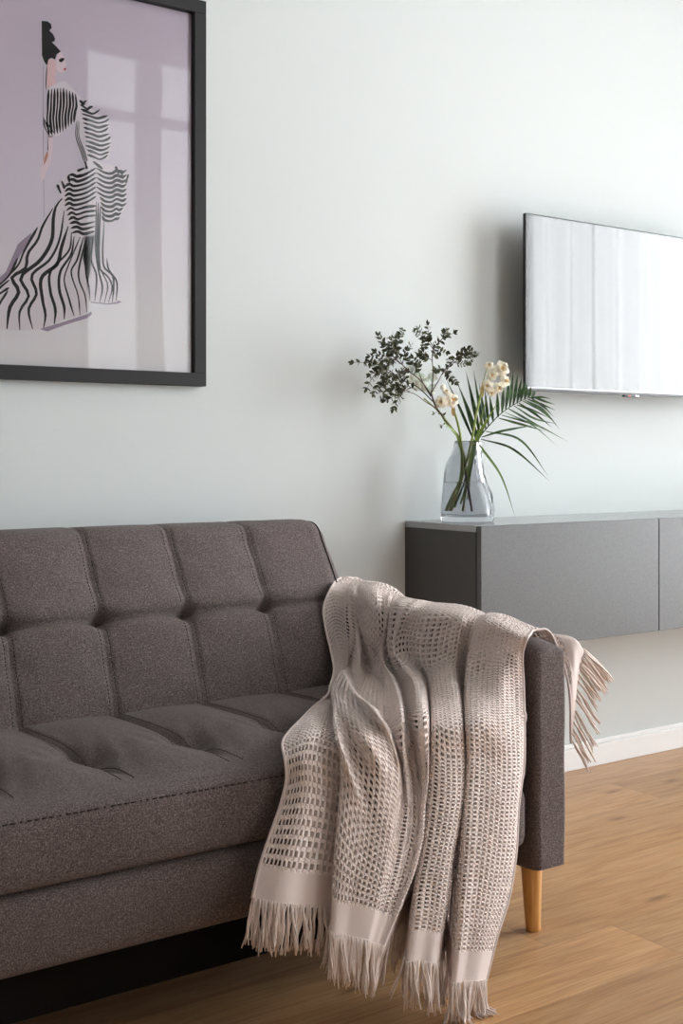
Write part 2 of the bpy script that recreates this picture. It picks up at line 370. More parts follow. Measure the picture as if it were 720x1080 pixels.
# ------------------------------------------------------------------ wall picture
def picture():
    x1 = float(at_y(217.6, 200, -.03)[0]); zb = float(at_y(217.6, 407.5, -.03)[2]); zt = float(at_y(217.6, 1.5, -.03)[2])
    x0 = x1-.74; fw = .033
    root = empty('framed_poster', ((x0+x1)/2, 0, zb), 'black framed poster of a woman in a striped gown hanging on the wall', 'picture')
    bm = bmesh.new()
    for a, b, c, d in ((x0, x1, zb, zb+fw), (x0, x1, zt-fw, zt), (x0, x0+fw, zb+fw, zt-fw), (x1-fw, x1, zb+fw, zt-fw)):
        add_box(bm, a, b, -.03, -.002, c, d, .0012)
    child_to(root, link('frame', bm_mesh('frame', bm), M['frame']))
    child_to(root, box('backing_board', M['black'], None, x0+.01, x1-.01, -.010, -.003, zb+.01, zt-.01))
    # print : one mesh, artwork as flat inlays
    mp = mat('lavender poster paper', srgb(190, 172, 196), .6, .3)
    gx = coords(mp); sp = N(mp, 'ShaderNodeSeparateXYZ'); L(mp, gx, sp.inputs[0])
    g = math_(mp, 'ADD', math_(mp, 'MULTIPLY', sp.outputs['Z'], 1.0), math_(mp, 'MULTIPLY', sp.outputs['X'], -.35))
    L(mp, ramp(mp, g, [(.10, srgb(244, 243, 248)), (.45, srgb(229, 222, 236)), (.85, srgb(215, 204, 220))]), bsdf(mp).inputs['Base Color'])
    blk = mat('printed black', srgb(26, 24, 27), .6, .3); wht = mat('printed white', srgb(236, 230, 238), .6, .3)
    skin = mat('printed skin', srgb(240, 206, 210), .6, .3); red = mat('printed red', srgb(196, 40, 60), .6); shd = mat('printed soft grey', srgb(164, 148, 170), .6)
    blush = mat('printed pale face', srgb(240, 222, 232), .6); brown = mat('printed tan', srgb(196, 140, 120), .6)
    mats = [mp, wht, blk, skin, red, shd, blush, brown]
    Y0 = -.0105
    mb = MB(); a0, a1, c0, c1 = x0+fw-.004, x1-fw+.004, zb+fw-.004, zt-fw+.004
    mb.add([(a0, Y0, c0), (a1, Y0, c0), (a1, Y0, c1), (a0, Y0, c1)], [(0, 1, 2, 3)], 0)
    def P1(q): return q[0]/4.8, q[1]/4.8
    def P2(q): return q[0]/4.8, 170+q[1]/4.8
    lim = a0
    def poly(pts, tr, mi, layer):
        y = Y0-.00015*layer
        V = [at_y(*tr(q), y) for q in pts]
        tris = []
        for t in tessellate_polygon([[Vector((v[0], v[2], 0)) for v in V]]):
            a, b, c = [V[i] for i in t]; cr = (b[0]-a[0])*(c[2]-a[2])-(b[2]-a[2])*(c[0]-a[0])
            tris.append(tuple(t) if cr > 0 else tuple(reversed(t)))
        mb.add(V, tris, mi)
    def stroke(pts, tr, w, layer=3, mi=2, taper=True):
        y = Y0-.00015*layer
        q = spline([tr(p) for p in pts], 26); V = []
        t = np.gradient(q, axis=0); t /= np.linalg.norm(t, axis=1, keepdims=True)+1e-9
        nn = len(q)
        for i in range(nn):
            s = i/(nn-1); ww = 1.3*w/4.8/2*(1+.22*math.sin(5*s+pts[0][0])) * (min(1, .35+s*5, .35+(1-s)*5) if taper else 1)
            n2 = np.array([-t[i][1], t[i][0]])
            V += [at_y(*(q[i]+n2*ww), y), at_y(*(q[i]-n2*ww), y)]
        mb.add(V, [(2*i, 2*i+1, 2*i+3, 2*i+2) for i in range(nn-1)], mi)
    # ground shadows and the thin upright line behind her
    poly([(90, 420), (30, 560), (-60, 640), (-60, 700), (40, 620), (150, 420), (160, 360)], P2, 5, 1)
    poly([(200, 850), (340, 808), (440, 775), (462, 760), (465, 775), (440, 795), (330, 828), (240, 862)], P2, 5, 1)
    poly([(455, 705), (600, 705), (616, 713), (595, 722), (540, 726), (460, 716)], P2, 5, 1)
    stroke([(219, 330), (219, 600), (221, 900), (222, 1100)], P1, 2, 1, 5, False)
    stroke([(210, 104), (211, 200), (213, 285), (222, 312)], P1, 4, 1, 1, False)
    # figure
    poly([(243, 300), (278, 300), (286, 340), (281, 362), (277, 400), (284, 420), (262, 436), (240, 444), (234, 455), (236, 380), (240, 330)], P1, 3, 1)
    poly([(308, 264), (324, 287), (329, 305), (339, 325), (331, 335), (333, 352), (322, 368), (298, 367), (284, 345), (286, 300), (293, 277)], P1, 6, 2)
    poly([(210, 105), (240, 108), (257, 120), (262, 140), (250, 155), (268, 172), (279, 195), (275, 210), (262, 213), (285, 235), (308, 260), (287, 275), (279, 302), (262, 293), (246, 300), (238, 332), (222, 310), (212, 280)], P1, 2, 3)
    poly([(297, 302), (312, 293), (326, 294), (325, 304), (312, 316), (300, 313)], P1, 2, 3)
    poly([(322, 346), (333, 343), (334, 352), (325, 358)], P1, 4, 3)
    stroke([(238, 335), (234, 400), (233, 455)], P1, 3, 3)
    # arm, hand
    poly([(240, 690), (270, 686), (266, 770), (256, 828), (240, 850), (222, 905), (212, 925), (208, 905), (214, 880), (205, 905), (203, 875), (212, 858), (195, 855), (215, 845), (222, 800), (242, 765)], P1, 6, 2)
    poly([(243, 765), (236, 770), (224, 800), (221, 838), (232, 820), (243, 790)], P1, 7, 3)
    stroke([(242, 700), (242, 765)], P1, 3, 4)
    # gown
    train = [(322, 178), (270, 235), (190, 340), (100, 480), (45, 580), (-60, 660), (-120, 800), (-60, 850), (0, 852), (100, 858), (200, 850), (320, 805), (400, 785), (440, 768), (436, 700), (480, 375), (400, 380), (365, 350)]
    poly(train, P2, 1, 2)
    poly([(480, 200), (526, 300), (531, 480), (548, 545), (582, 572), (596, 710), (545, 721), (450, 710), (438, 620), (420, 480), (430, 360)], P2, 1, 2)
    T = [[(190, 335), (120, 460), (95, 520), (50, 575)], [(268, 238), (215, 330), (190, 400), (140, 470), (130, 540), (60, 590), (95, 660), (50, 740), (35, 850)],
         [(320, 184), (285, 225), (270, 290), (262, 400), (205, 500), (105, 590), (145, 680), (100, 760), (100, 855)],
         [(325, 250), (300, 400), (250, 500), (160, 580), (185, 670), (145, 750), (165, 850)], [(345, 330), (310, 440), (290, 520), (210, 590), (215, 700), (230, 780), (220, 845)],
         [(362, 360), (350, 450), (255, 560), (255, 660), (280, 750), (275, 825)], [(375, 380), (360, 470), (305, 560), (300, 650), (325, 740), (325, 800)],
         [(405, 385), (345, 530), (325, 600), (350, 700), (375, 785)], [(422, 385), (390, 500), (360, 560), (395, 680), (405, 780)], [(440, 380), (400, 540), (400, 600), (430, 680), (440, 765)],
         [(48, 600), (0, 640), (-60, 690)], [(46, 640), (0, 670), (-40, 700)], [(40, 655), (0, 720), (-30, 800), (-40, 850)], [(90, 490), (40, 585), (-50, 660)]]
    for i, t in enumerate(T): stroke(t, P2, 12 if i in (1, 2, 4) else (6.5 if i in (7, 8, 9) else 9.5))
    for t in ([(452, 385), (435, 560), (450, 640), (455, 708)], [(470, 380), (462, 500), (488, 580), (480, 708)], [(488, 205), (485, 450), (500, 560), (518, 640), (505, 714)],
              [(497, 210), (495, 520), (520, 570), (545, 630), (528, 716)], [(508, 205), (505, 540), (550, 590), (568, 640), (548, 716)], [(526, 305), (524, 530), (570, 580), (575, 640), (568, 714)], [(540, 490), (550, 548), (590, 610), (588, 708)]):
        stroke(t, P2, 6)
    bod = [(240, 450), (280, 425), (310, 410), (335, 415), (370, 450), (400, 480), (425, 530), (455, 540), (490, 575), (545, 592), (556, 640), (548, 680), (566, 720), (560, 760), (545, 812), (500, 800), (470, 860), (430, 850), (380, 700), (388, 612), (350, 645), (290, 690), (240, 695), (217, 600), (235, 570), (250, 560), (240, 500)]
    poly(bod, P1, 1, 2)
    A = [(242, 452), (238, 515), (237, 560), (234, 605), (245, 690)]; B = [(392, 480), (398, 540), (392, 560), (388, 580), (384, 612)]
    for k in range(10):
        f = (k+.3)/10; q = [(a[0]+(b[0]-a[0])*f, a[1]+(b[1]-a[1])*f-(1-abs(2*f-1))*(22 if i == 0 else 0)+(1-abs(2*f-1))*(18 if i == 4 else 0)) for i, (a, b) in enumerate(zip(A, B))]
        stroke(q, P1, 8.5)
    for k in range(3): stroke([(220+6*k, 590+14*k), (226+12*k, 640), (250+14*k, 690-6*k)], P1, 4)
    for k in range(13):
        y = 520+k*23; xl = 402+min(k, 9)*3.5; xr = [440, 470, 505, 545, 552, 550, 548, 552, 560, 562, 558, 552, 545][k]
        if k > 10: xl += 8
        stroke([(xl, y-14), ((xl*.7+xr*.3), y-2), ((xl*.4+xr*.6), y+10), (xr-18, y+2), (xr, y-12+8*(k % 2))], P1, 9)
    for k in range(3): stroke([(388+6*k, 612), (384+8*k, 690), (410+9*k, 770), (434+8*k, 845)], P1, 3.5)
    pep = [(285, 120), (330, 75), (390, 48), (430, 28), (425, 0), (470, -5), (510, 8), (570, 18), (640, 58), (660, 70), (640, 130), (637, 230), (615, 288), (585, 304), (525, 300), (500, 190), (485, 190), (480, 376), (400, 382), (365, 350), (340, 290), (325, 200), (300, 170)]
    poly(pep, P2, 1, 4)
    for k in range(14):
        y = 48+k*24
        lx = 346 if k < 2 else (328 if k < 7 else 336+(k-7)*5.5)
        pts = [(lx, y+34-(10 if k < 2 else 0)), (lx+22, y+20), (lx+45, y+30), (435, y+16), (486, y-14 if k < 7 else y+10)]
        if k < 10: stroke(pts, P2, 10, 6)
        elif y+30 < 372: stroke([(lx, y+28), (lx+30, y+20), (lx+60, y+32), (480, y+18)], P2, 10, 6)
        if k < 11:
            rx = 640 if k < 8 else 622-8*(k-8)
            if y < 300: stroke([(488 if k < 6 else 505+3*(k-6), y-14 if k < 6 else y-10), (530, y+10), (565, y+14), (590, y), (rx-20, y+8), (rx, y-4)], P2, 10, 6)
    for t in ([(290, 118), (308, 164)], [(312, 100), (328, 140)], [(345, 72), (352, 108)], [(430, 0), (440, 40)], [(470, 0), (520, 40)], [(585, 26), (600, 66)], [(612, 42), (622, 90)], [(650, 66), (636, 112)], [(390, 50), (430, 34)], [(375, 78), (420, 70)]):
        stroke(t, P2, 9, 6)
    # clip what falls left of the sheet
    V = np.concatenate(mb.V); V[:, 0] = np.clip(V[:, 0], a0+.002, a1-.002); mb.V = [V]
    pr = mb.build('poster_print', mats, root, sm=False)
    # glazing, slightly bowed acrylic
    nx, nz = 20, 26; V = []
    for j in range(nz+1):
        for i in range(nx+1):
            u, v = i/nx, j/nz
            V.append((a0+(a1-a0)*u, -.0175-.0006*math.sin(math.pi*u)*math.sin(math.pi*v), c0+(c1-c0)*v))
    me = mesh_np('glazing', V, [(j*(nx+1)+i, j*(nx+1)+i+1, (j+1)*(nx+1)+i+1, (j+1)*(nx+1)+i) for j in range(nz) for i in range(nx)])
    me.transform(Matrix.Translation(-root.location)); link('glazing', me, M['acrylic'], root)
picture()

# ------------------------------------------------------------------ television
def television():
    yf = -.10
    x0 = float(at_y(554, 300, yf)[0]); zt = float(at_y(554, 224.4, yf)[2]); zb = float(at_y(556, 411.5, yf)[2]); x1 = x0+.95
    root = empty('television', ((x0+x1)/2, 0, zb), 'slim black flat television mounted on the white wall above the cabinet', 'television')
    root_m = lambda o: child_to(root, o)
    bar = .011
    bm = bmesh.new(); add_box(bm, x0, x1, yf+.002, yf+.012, zb+.004, zt, .002)
    add_box(bm, x0+.06, x1-.06, yf+.012, yf+.045, zb+.03, zb+.30, .012)
    root_m(link('housing', bm_mesh('housing', bm), M['black']))
    bm = bmesh.new(); e = .0035
    for a, b, c, d in ((x0, x0+e, zb+bar, zt), (x1-e, x1, zb+bar, zt), (x0+e, x1-e, zt-e, zt)): add_box(bm, a, b, yf-.001, yf+.002, c, d)
    root_m(link('bezel', bm_mesh('bezel', bm), M['black']))
    root_m(box('screen', M['screen'], None, x0+e, x1-e, yf, yf+.002, zb+bar, zt-e))
    root_m(box('bottom_trim', M['silver'], None, x0, x1, yf-.003, yf+.002, zb+.005, zb+bar, .001))
    root_m(box('lower_lip', M['black'], None, x0+.002, x1-.002, yf-.002, yf+.012, zb-.002, zb+.005, .001))
    s = box('sensor_housing', M['black'], None, (x0+x1)/2-.045, (x0+x1)/2+.03, yf-.004, yf+.008, zb-.008, zb-.001, .002); root_m(s)
    l = box('standby_light', M['red'], None, (x0+x1)/2-.03, (x0+x1)/2-.018, yf-.0055, yf-.003, zb-.0075, zb-.0025, .0005); root_m(l)
    bm = bmesh.new(); xx = (x0+x1)/2+.005                                     # tiny maker's plate
    add_box(bm, xx, xx+.018, yf-.0052, yf-.003, zb-.007, zb-.001, .0005)
    root_m(link('sensor_window', bm_mesh('sensor_window', bm), M['white']))
    bm = bmesh.new(); xx = (x0+x1)/2-.012
    for k in range(5): add_box(bm, xx+.008*k, xx+.008*k+.0055, yf-.0036, yf-.0028, zb+.0062, zb+.0098)
    root_m(link('badge', bm_mesh('badge', bm), M['white']))
    bm = bmesh.new(); add_box(bm, (x0+x1)/2-.22, (x0+x1)/2+.22, -.02, 0, zb+.08, zb+.28, .003)
    for sx_ in (-.17, .17): add_box(bm, (x0+x1)/2+sx_-.015, (x0+x1)/2+sx_+.015, -.056, -.02, zb+.08, zb+.28, .003)
    root_m(link('wall_bracket', bm_mesh('wall_bracket', bm), M['dark_metal']))
    return x0, x1, zb, zt
TV = television()

# ------------------------------------------------------------------ floating cabinet
CX0, CZ0, CZ1, CY = 2.18, .478, .812, -.325
def cabinet():
    w = .70; n = 3; x0, x1 = CX0, CX0+.018+n*w
    root = empty('floating_cabinet', ((x0+x1)/2, 0, CZ0), 'long dark grey floating cabinet fixed to the wall under the television', 'cabinet')
    bm = bmesh.new(); t = .018; yb, yf = -.001, CY+.022
    add_box(bm, x0, x0+t, yf, yb, CZ0, CZ1-t, .0008); add_box(bm, x1-t, x1, yf, yb, CZ0, CZ1-t, .0008)
    add_box(bm, x0+t, x1-t, yf, yb, CZ0, CZ0+t); add_box(bm, x0+t, x1-t, -.012, -.001, CZ0+t, CZ1-t)
    for k in range(1, n): add_box(bm, x0+.009+k*w-t/2, x0+.009+k*w+t/2, yf, -.012, CZ0+t, CZ1-t)
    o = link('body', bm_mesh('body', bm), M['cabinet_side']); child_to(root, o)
    o = box('top_panel', M['cabinet_top_sheen'], None, x0, x1, yf, yb, CZ1-t+.0005, CZ1, .0008); child_to(root, o)
    o = box('shadow_gap', M['gap'], None, x0+.003, x1-.003, CY+.018, CY+.0225, CZ0+.003, CZ1-.002); child_to(root, o)
    for k in range(n):
        o = box('door', M['cabinet'], None, x0+k*w+(.0 if k == 0 else .0105), x0+(k+1)*w+.0075+(.0105 if k == n-1 else 0), CY, CY+.018, CZ0-.002, CZ1-.001, .0012); child_to(root, o)
cabinet()

# ------------------------------------------------------------------ sofa
SX0, SX1 = -.06, 1.865; AW = .095; AX = SX1-AW; AXL = SX0+AW
SEAMS = [1.735-.21*k for k in range(1, 9)]
def seam_profile(x, half=.011):
    """(seam groove amount, twin stitch amount, bulge) at x, by distance to nearest seam"""
    d = np.min(np.abs(x[..., None]-np.array(SEAMS)), -1)
    return d
def sofa():
    root = empty('sofa', ((SX0+SX1)/2, -.5, 0), 'dark grey tufted fabric sofa with light wooden legs against the wall', 'sofa')
    R = np.array(root.location)
    def put(name, V, F, m=M['sofa']):
        me = mesh_np(name, np.asarray(V)-R, F); return link(name, me, m, root)
    def grid_faces(nu, nv, flip=False, closed_v=False):
        i, j = np.meshgrid(np.arange(nu-1), np.arange(nv if closed_v else nv-1), indexing='ij'); j2 = (j+1) % nv
        F = np.stack([i*nv+j, (i+1)*nv+j, (i+1)*nv+j2, i*nv+j2], -1).reshape(-1, 4)
        return F[:, ::-1] if flip else F
    # ---- backrest : closed section (y,z) swept along x with rounded ends
    def backrest():
        x0, x1 = AXL+.004, AX-.004
        # front face from bottom to top, over the top, down the back
        prof = spline([(-.385, .42), (-.372, .48), (-.325, .60), (-.27, .71), (-.222, .79)], 60)
        top = spline([(-.222, .79), (-.208, .818), (-.188, .832), (-.15, .836), (-.10, .834), (-.072, .822), (-.062, .79)], 26)[1:]
        back = spline([(-.062, .79), (-.06, .6), (-.065, .42)], 16)[1:]
        S_ = np.concatenate([prof, top, back]); nv = len(S_)
        bot = spline([S_[-1], (-.2, .40), S_[0]], 8)[1:-1]; S_ = np.concatenate([S_, bot]); nv = len(S_)
        xe = .03
        xs = np.concatenate([x0+xe*(1-np.cos(np.linspace(0, math.pi/2, 7)))[:-1], np.linspace(x0+xe, x1-xe, 420), x1-xe+xe*np.sin(np.linspace(0, math.pi/2, 7))[1:]])
        t = np.gradient(S_, axis=0); t /= np.linalg.norm(t, axis=1, keepdims=True); nrm = np.stack([-t[:, 1], t[:, 0]], 1)   # outward
        cen = np.array([-.2, .62]); sgn = np.sign(((S_-cen)*nrm).sum(1)); nrm *= sgn[:, None]
        # corner rounding near the top of each end: pull the top in
        dist_end = np.minimum(xs-x0, x1-xs)
        V = np.zeros((len(xs), nv, 3)); 
        d = seam_profile(xs); arc = np.r_[0, np.cumsum(np.linalg.norm(np.diff(S_, axis=0), axis=1))]
        zt = .645; vt = int(np.argmin(np.abs(S_[:60, 1]-zt))); at_ = arc[vt]
        front = np.zeros(nv); front[:60+14] = 1; front = np.convolve(front, np.ones(9)/9, 'same'); front[:40] = 1
        for i, x in enumerate(xs):
            fade = min(1, dist_end[i]/.05)
            da = arc-at_
            pill = .008*(1-np.exp(-(d[i]/.045)**2))*np.exp(-(da/.22)**4)
            groove = -.0045*np.exp(-(d[i]/.007)**2)-.0025*np.exp(-((d[i]-.011)/.0016)**2)
            tuft = -.024*np.exp(-(d[i]/.017)**2-(da/.017)**2)-.012*np.exp(-(d[i]/.07)**2-(da/.012)**2)
            crease = -.014*np.exp(-(da/.0065)**2)*(.75+.25*np.exp(-(d[i]/.06)**2)) + .007*np.exp(-((da-.03)/.026)**2)*(.5+.5*np.exp(-(d[i]/.10)**2)) + .004*np.exp(-((da+.04)/.04)**2)
            wr = .0016*np.sin(x*37+arc*60)*np.exp(-(d[i]/.07)**2)
            disp = (pill+groove+tuft+crease+wr)*front*fade
            # ends
            e = min(xs[i]-x0, x1-xs[i]); sh = 1-math.sqrt(max(0, 1-(1-min(1, e/xe))**2)); disp = disp-.028*sh
            # rounded upper corner
            rr = .06; lift = 0
            if e < rr: lift = rr-math.sqrt(max(0, rr*rr-(rr-e)**2))
            Q = S_+nrm*disp[:, None]
            zz = Q[:, 1].copy(); k = np.clip((zz-.62)/.21, 0, 1)
            zz -= lift*.75*k**2
            V[i, :, 0] = x; V[i, :, 1] = Q[:, 0]; V[i, :, 2] = zz
        n = len(xs); F = grid_faces(n, nv, closed_v=True)
        Vf = V.reshape(-1, 3)
        c0 = len(Vf); Vf = np.concatenate([Vf, V[0].mean(0)[None], V[-1].mean(0)[None]])
        F = F.tolist()
        for j in range(nv):
            F.append([c0, j, (j+1) % nv, (j+1) % nv]); F.append([c0+1, (n-1)*nv+(j+1) % nv, (n-1)*nv+j, (n-1)*nv+j])
        me = bpy.data.meshes.new('backrest'); me.from_pydata((Vf-R).tolist(), [], [f if len(set(f)) == 4 else f[:3] for f in F]); smooth(me)
        o = link('backrest', me, M['sofa'], root)
        # piping round both ends' front edge
        for s, i in ((1, n-7), (-1, 6)):
            q = V[i, 2:86]; mb = MB(); mb.tube(spline(q+np.array([s*.001, -.0005, .0005]), 90), .0018, 6)
            p = mb.mesh('piping'); p.transform(Matrix.Translation(-root.location)); link('piping', p, M['piping'], o)
        # twin stitch rows beside each seam
        mb = MB()
        for sx_ in SEAMS:
            if not (x0+.03 < sx_ < x1-.03): continue
            for o_ in (-.011, .011):
                i = int(np.argmin(np.abs(xs-(sx_+o_)))); q = spline(V[i, 3:66], 120)
                for k in range(0, 118, 2):
                    if abs(q[k][2]-zt) < .02: continue
                    a, b = q[k], q[k+1]; nn = np.array([0, -.9, .4])*.0006
                    mb.tube([a+nn, b+nn], .001, 4)
        p = mb.mesh('stitching'); p.transform(Matrix.Translation(-root.location)); p = link('stitching', p, M['thread'], o); p['kind'] = 'stuff'
    backrest()
    # ---- seat cushion : section (y,z) from back over the top, down the front, underneath
    def seat():
        x0, x1 = AXL+.006, AX-.010
        a = spline([(-.30, .452), (-.45, .458), (-.65, .462), (-.85, .461), (-.918, .455)], 110)
        b = spline([(-.918, .455), (-.937, .449), (-.945, .438), (-.949, .42), (-.948, .36), (-.942, .338), (-.930, .330)], 34)[1:]
        c = spline([(-.930, .330), (-.6, .329), (-.30, .335), (-.29, .40), (-.30, .452)], 30)[1:-1]
        S_ = np.concatenate([a, b, c]); nv = len(S_)
        t = np.gradient(S_, axis=0); t /= np.linalg.norm(t, axis=1, keepdims=True); nrm = np.stack([-t[:, 1], t[:, 0]], 1)
        cen = np.array([-.6, .395]); nrm *= np.sign(((S_-cen)*nrm).sum(1))[:, None]
        xe = .036
        xs = np.concatenate([x0+xe*(1-np.cos(np.linspace(0, math.pi/2, 7)))[:-1], np.linspace(x0+xe, x1-xe, 420), x1-xe+xe*np.sin(np.linspace(0, math.pi/2, 7))[1:]])
        V = np.zeros((len(xs), nv, 3)); d = seam_profile(xs); yy = S_[:, 0]; topm = np.zeros(nv); topm[:110] = np.clip((yy[:110]+.94)/.12, 0, 1)*np.clip((-.30-yy[:110])/.03, 0, 1)
        arc = np.r_[0, np.cumsum(np.linalg.norm(np.diff(S_, axis=0), axis=1))]
        fr = np.zeros(nv); fr[110:140] = np.sin(np.linspace(0, math.pi, 30))
        for i, x in enumerate(xs):
            e = min(x-x0, x1-x); fade = min(1, e/.05)
            dy = yy+.70
            fs = np.clip((yy+.87)/.10, 0, 1)
            pill = .015*(1-np.exp(-(d[i]/.06)**2))*np.exp(-((yy+.66)/.26)**4)
            groove = (-.008*np.exp(-(d[i]/.008)**2)-.002*np.exp(-((d[i]-.012)/.0018)**2))*fs
            tuft = -.021*np.exp(-(d[i]/.032)**2-(dy/.065)**2)-.008*np.exp(-(d[i]/.09)**2-((dy-.0)/.03)**2)
            wr = .0022*np.sin(d[i]*120-yy*40+x*5)*np.exp(-(d[i]/.08)**2-(dy/.12)**2)
            bulge = .004*np.sin(x*9.3+1)*fr+.0025*np.sin(x*23)*fr
            disp = (pill+groove+tuft+wr)*topm*fade+bulge*fade
            sh = 1-math.sqrt(max(0, 1-(1-min(1, e/xe))**2)); disp = disp-.034*sh
            Q = S_+nrm*disp[:, None]; V[i, :, 0] = x; V[i, :, 1] = Q[:, 0]; V[i, :, 2] = Q[:, 1]
        n = len(xs); Vf = V.reshape(-1, 3); c0 = len(Vf); Vf = np.concatenate([Vf, V[0].mean(0)[None], V[-1].mean(0)[None]])
        F = [f for f in grid_faces(n, nv, closed_v=True).tolist()]
        for j in range(nv):
            F.append([c0, j, (j+1) % nv]); F.append([c0+1, (n-1)*nv+(j+1) % nv, (n-1)*nv+j])
        me = bpy.data.meshes.new('seat_cushion'); me.from_pydata((Vf-R).tolist(), [], F); smooth(me); o = link('seat_cushion', me, M['sofa'], root)
        # long stitches along the front edge and twin rows along the seams
        mb = MB(); j = 110+13; xq = np.arange(x0+.04, x1-.04, .0125)
        jj = int(np.argmin(np.abs(S_[110:144, 1]-.4405)))+110
        for x in xq:
            i = int(np.argmin(np.abs(xs-x))); i2 = int(np.argmin(np.abs(xs-x-.007))); 
            mb.tube([V[i, jj]+(0, -.0004, .0002), V[i2, jj]+(0, -.0004, .0002)], .0013, 4)
        for sx_ in SEAMS:
            if not (x0+.03 < sx_ < x1-.03): continue
            for o_ in (-.012, .012):
                i = int(np.argmin(np.abs(xs-(sx_+o_)))); q = spline(V[i, 2:104], 130)
                for k in range(0, 128, 2): mb.tube([q[k]+(0, 0, .0006), q[k+1]+(0, 0, .0006)], .001, 4)
        p = mb.mesh('stitching'); p.transform(Matrix.Translation(-root.location)); p = link('stitching', p, M['thread'], o); p['kind'] = 'stuff'
    seat()
    # ---- upholstered base under the seat
    bm = bmesh.new(); add_box(bm, AXL+.006, AX-.010, -.942, -.09, .197, .328, .03, 5)
    o = link('base', bm_mesh('base', bm, True), M['sofa']); child_to(root, o)
    o = box('underside_shade_panel', M['under'], None, AXL+.01, AX-.10, -.90, -.11, .115, .20, .003); child_to(root, o)  # underside panel, lowered and near black to stand in for shade beneath
    # ---- arms
    for xa, xb in ((AX, SX1), (SX0, AXL)):
        V = []; pts = []
        prof = []      # closed section in (x,z): slab with soft top corners
        w = xb-xa
        sec = spline([(xa, .15), (xa-.001, .3), (xa-.002, .5), (xa, .585), (xa+.012, .608), (xa+.03, .6165), (xa+w/2, .619), (xb-.03, .6165), (xb-.012, .608), (xb, .585), (xb+.002, .5), (xb+.001, .3), (xb, .15)], 70)
        nv = len(sec); cx, cz = (xa+xb)/2, .38
        ys = np.concatenate([[-.945+.0, -.943, -.938, -.93, -.918], np.linspace(-.90, -.12, 60), [-.105, -.10]])
        sh = [.020, .012, .006, .002, .0]+[0]*60+[.004, .012]
        for y, s_ in zip(ys, sh):
            q = sec.copy(); q[:, 0] = np.clip(q[:, 0], xa+s_*.8, xb-s_*.8)
            q[:, 1] = np.minimum(q[:, 1], .619-s_*1.3)
            q[:, 1] += .0 - .010*np.clip((-.84-y)/.09, 0, 1)**2*(q[:, 1] > .5)
            wob = .0012*np.sin(y*40+q[:, 1]*30)
            V.append(np.stack([q[:, 0]+wob*np.sign(q[:, 0]-cx), np.full(nv, y), q[:, 1]], 1))
        V = np.array(V); n = len(ys); Vf = V.reshape(-1, 3); F = grid_faces(n, nv, True).tolist()
        F = [list(f) for f in F]
        for i in range(n-1): F.append([i*nv, i*nv+nv-1, (i+1)*nv+nv-1, (i+1)*nv])
        F.append(list(range(nv))); F.append([(n-1)*nv+j for j in range(nv)][::-1])
        me = bpy.data.meshes.new('armrest'); me.from_pydata((Vf-R).tolist(), [], F)
        bm = bmesh.new(); bm.from_mesh(me); bmesh.ops.recalc_face_normals(bm, faces=bm.faces); bm.to_mesh(me); bm.free()
        smooth(me); me.polygons[len(F)-1].use_smooth = False; me.polygons[len(F)-2].use_smooth = False
        o = link('armrest', me, M['sofa'], root)
    # ---- legs
    for lx, ly in ((1.819, -.882), (1.819, -.17), (-.013, -.882), (-.013, -.17)):
        mb = MB(); s = .006*(1 if lx > 1 else -1)
        mb.tube([(lx, ly, .152), (lx, ly, .145), (lx+s*.3, ly, .10), (lx+s*.8, ly, .02), (lx+s, ly, .003), (lx+s, ly, 0)], [.0225, .0225, .0205, .0165, .0158, .014], 28)
        o = mb.build('leg', M['beech'], root)
    return root
SOFA = sofa()

# ------------------------------------------------------------------ throw blanket
def smin(a, b, k):
    h = np.clip(.5+.5*(b-a)/k, 0, 1); return b*(1-h)+a*h-k*h*(1-h)
def sdf(P):
    x, y, z = P[..., 0], P[..., 1], P[..., 2]
    front = -.957-.22*np.clip(.42-z, 0, 1)
    seat = np.maximum((front-y)*.975, z-.475)
    seat = np.maximum(seat, seat)
    arm = np.maximum(np.maximum(AX-.002-x, z-.622), np.maximum(-.935-y, x-SX1-.003))
    back = (-.385+.49*(z-.46)-y)*-.9
    back = np.maximum(back*-1, z-.84)
    back = np.maximum(-(y-(-.385+.49*(z-.46)))*.9, z-.84); back = np.maximum(back, x-AX)
    return smin(smin(seat, arm, .04), back, .05)
def hit(px, py, off):
    d = ray(px, py); n = np.linalg.norm(d); d = d/n; t = 1.2
    for _ in range(200):
        s = float(sdf((O+d*t)[None])[0])-off
        if s < 1e-4: break
        t += max(s*.7, 2e-4)
    return O+d*t

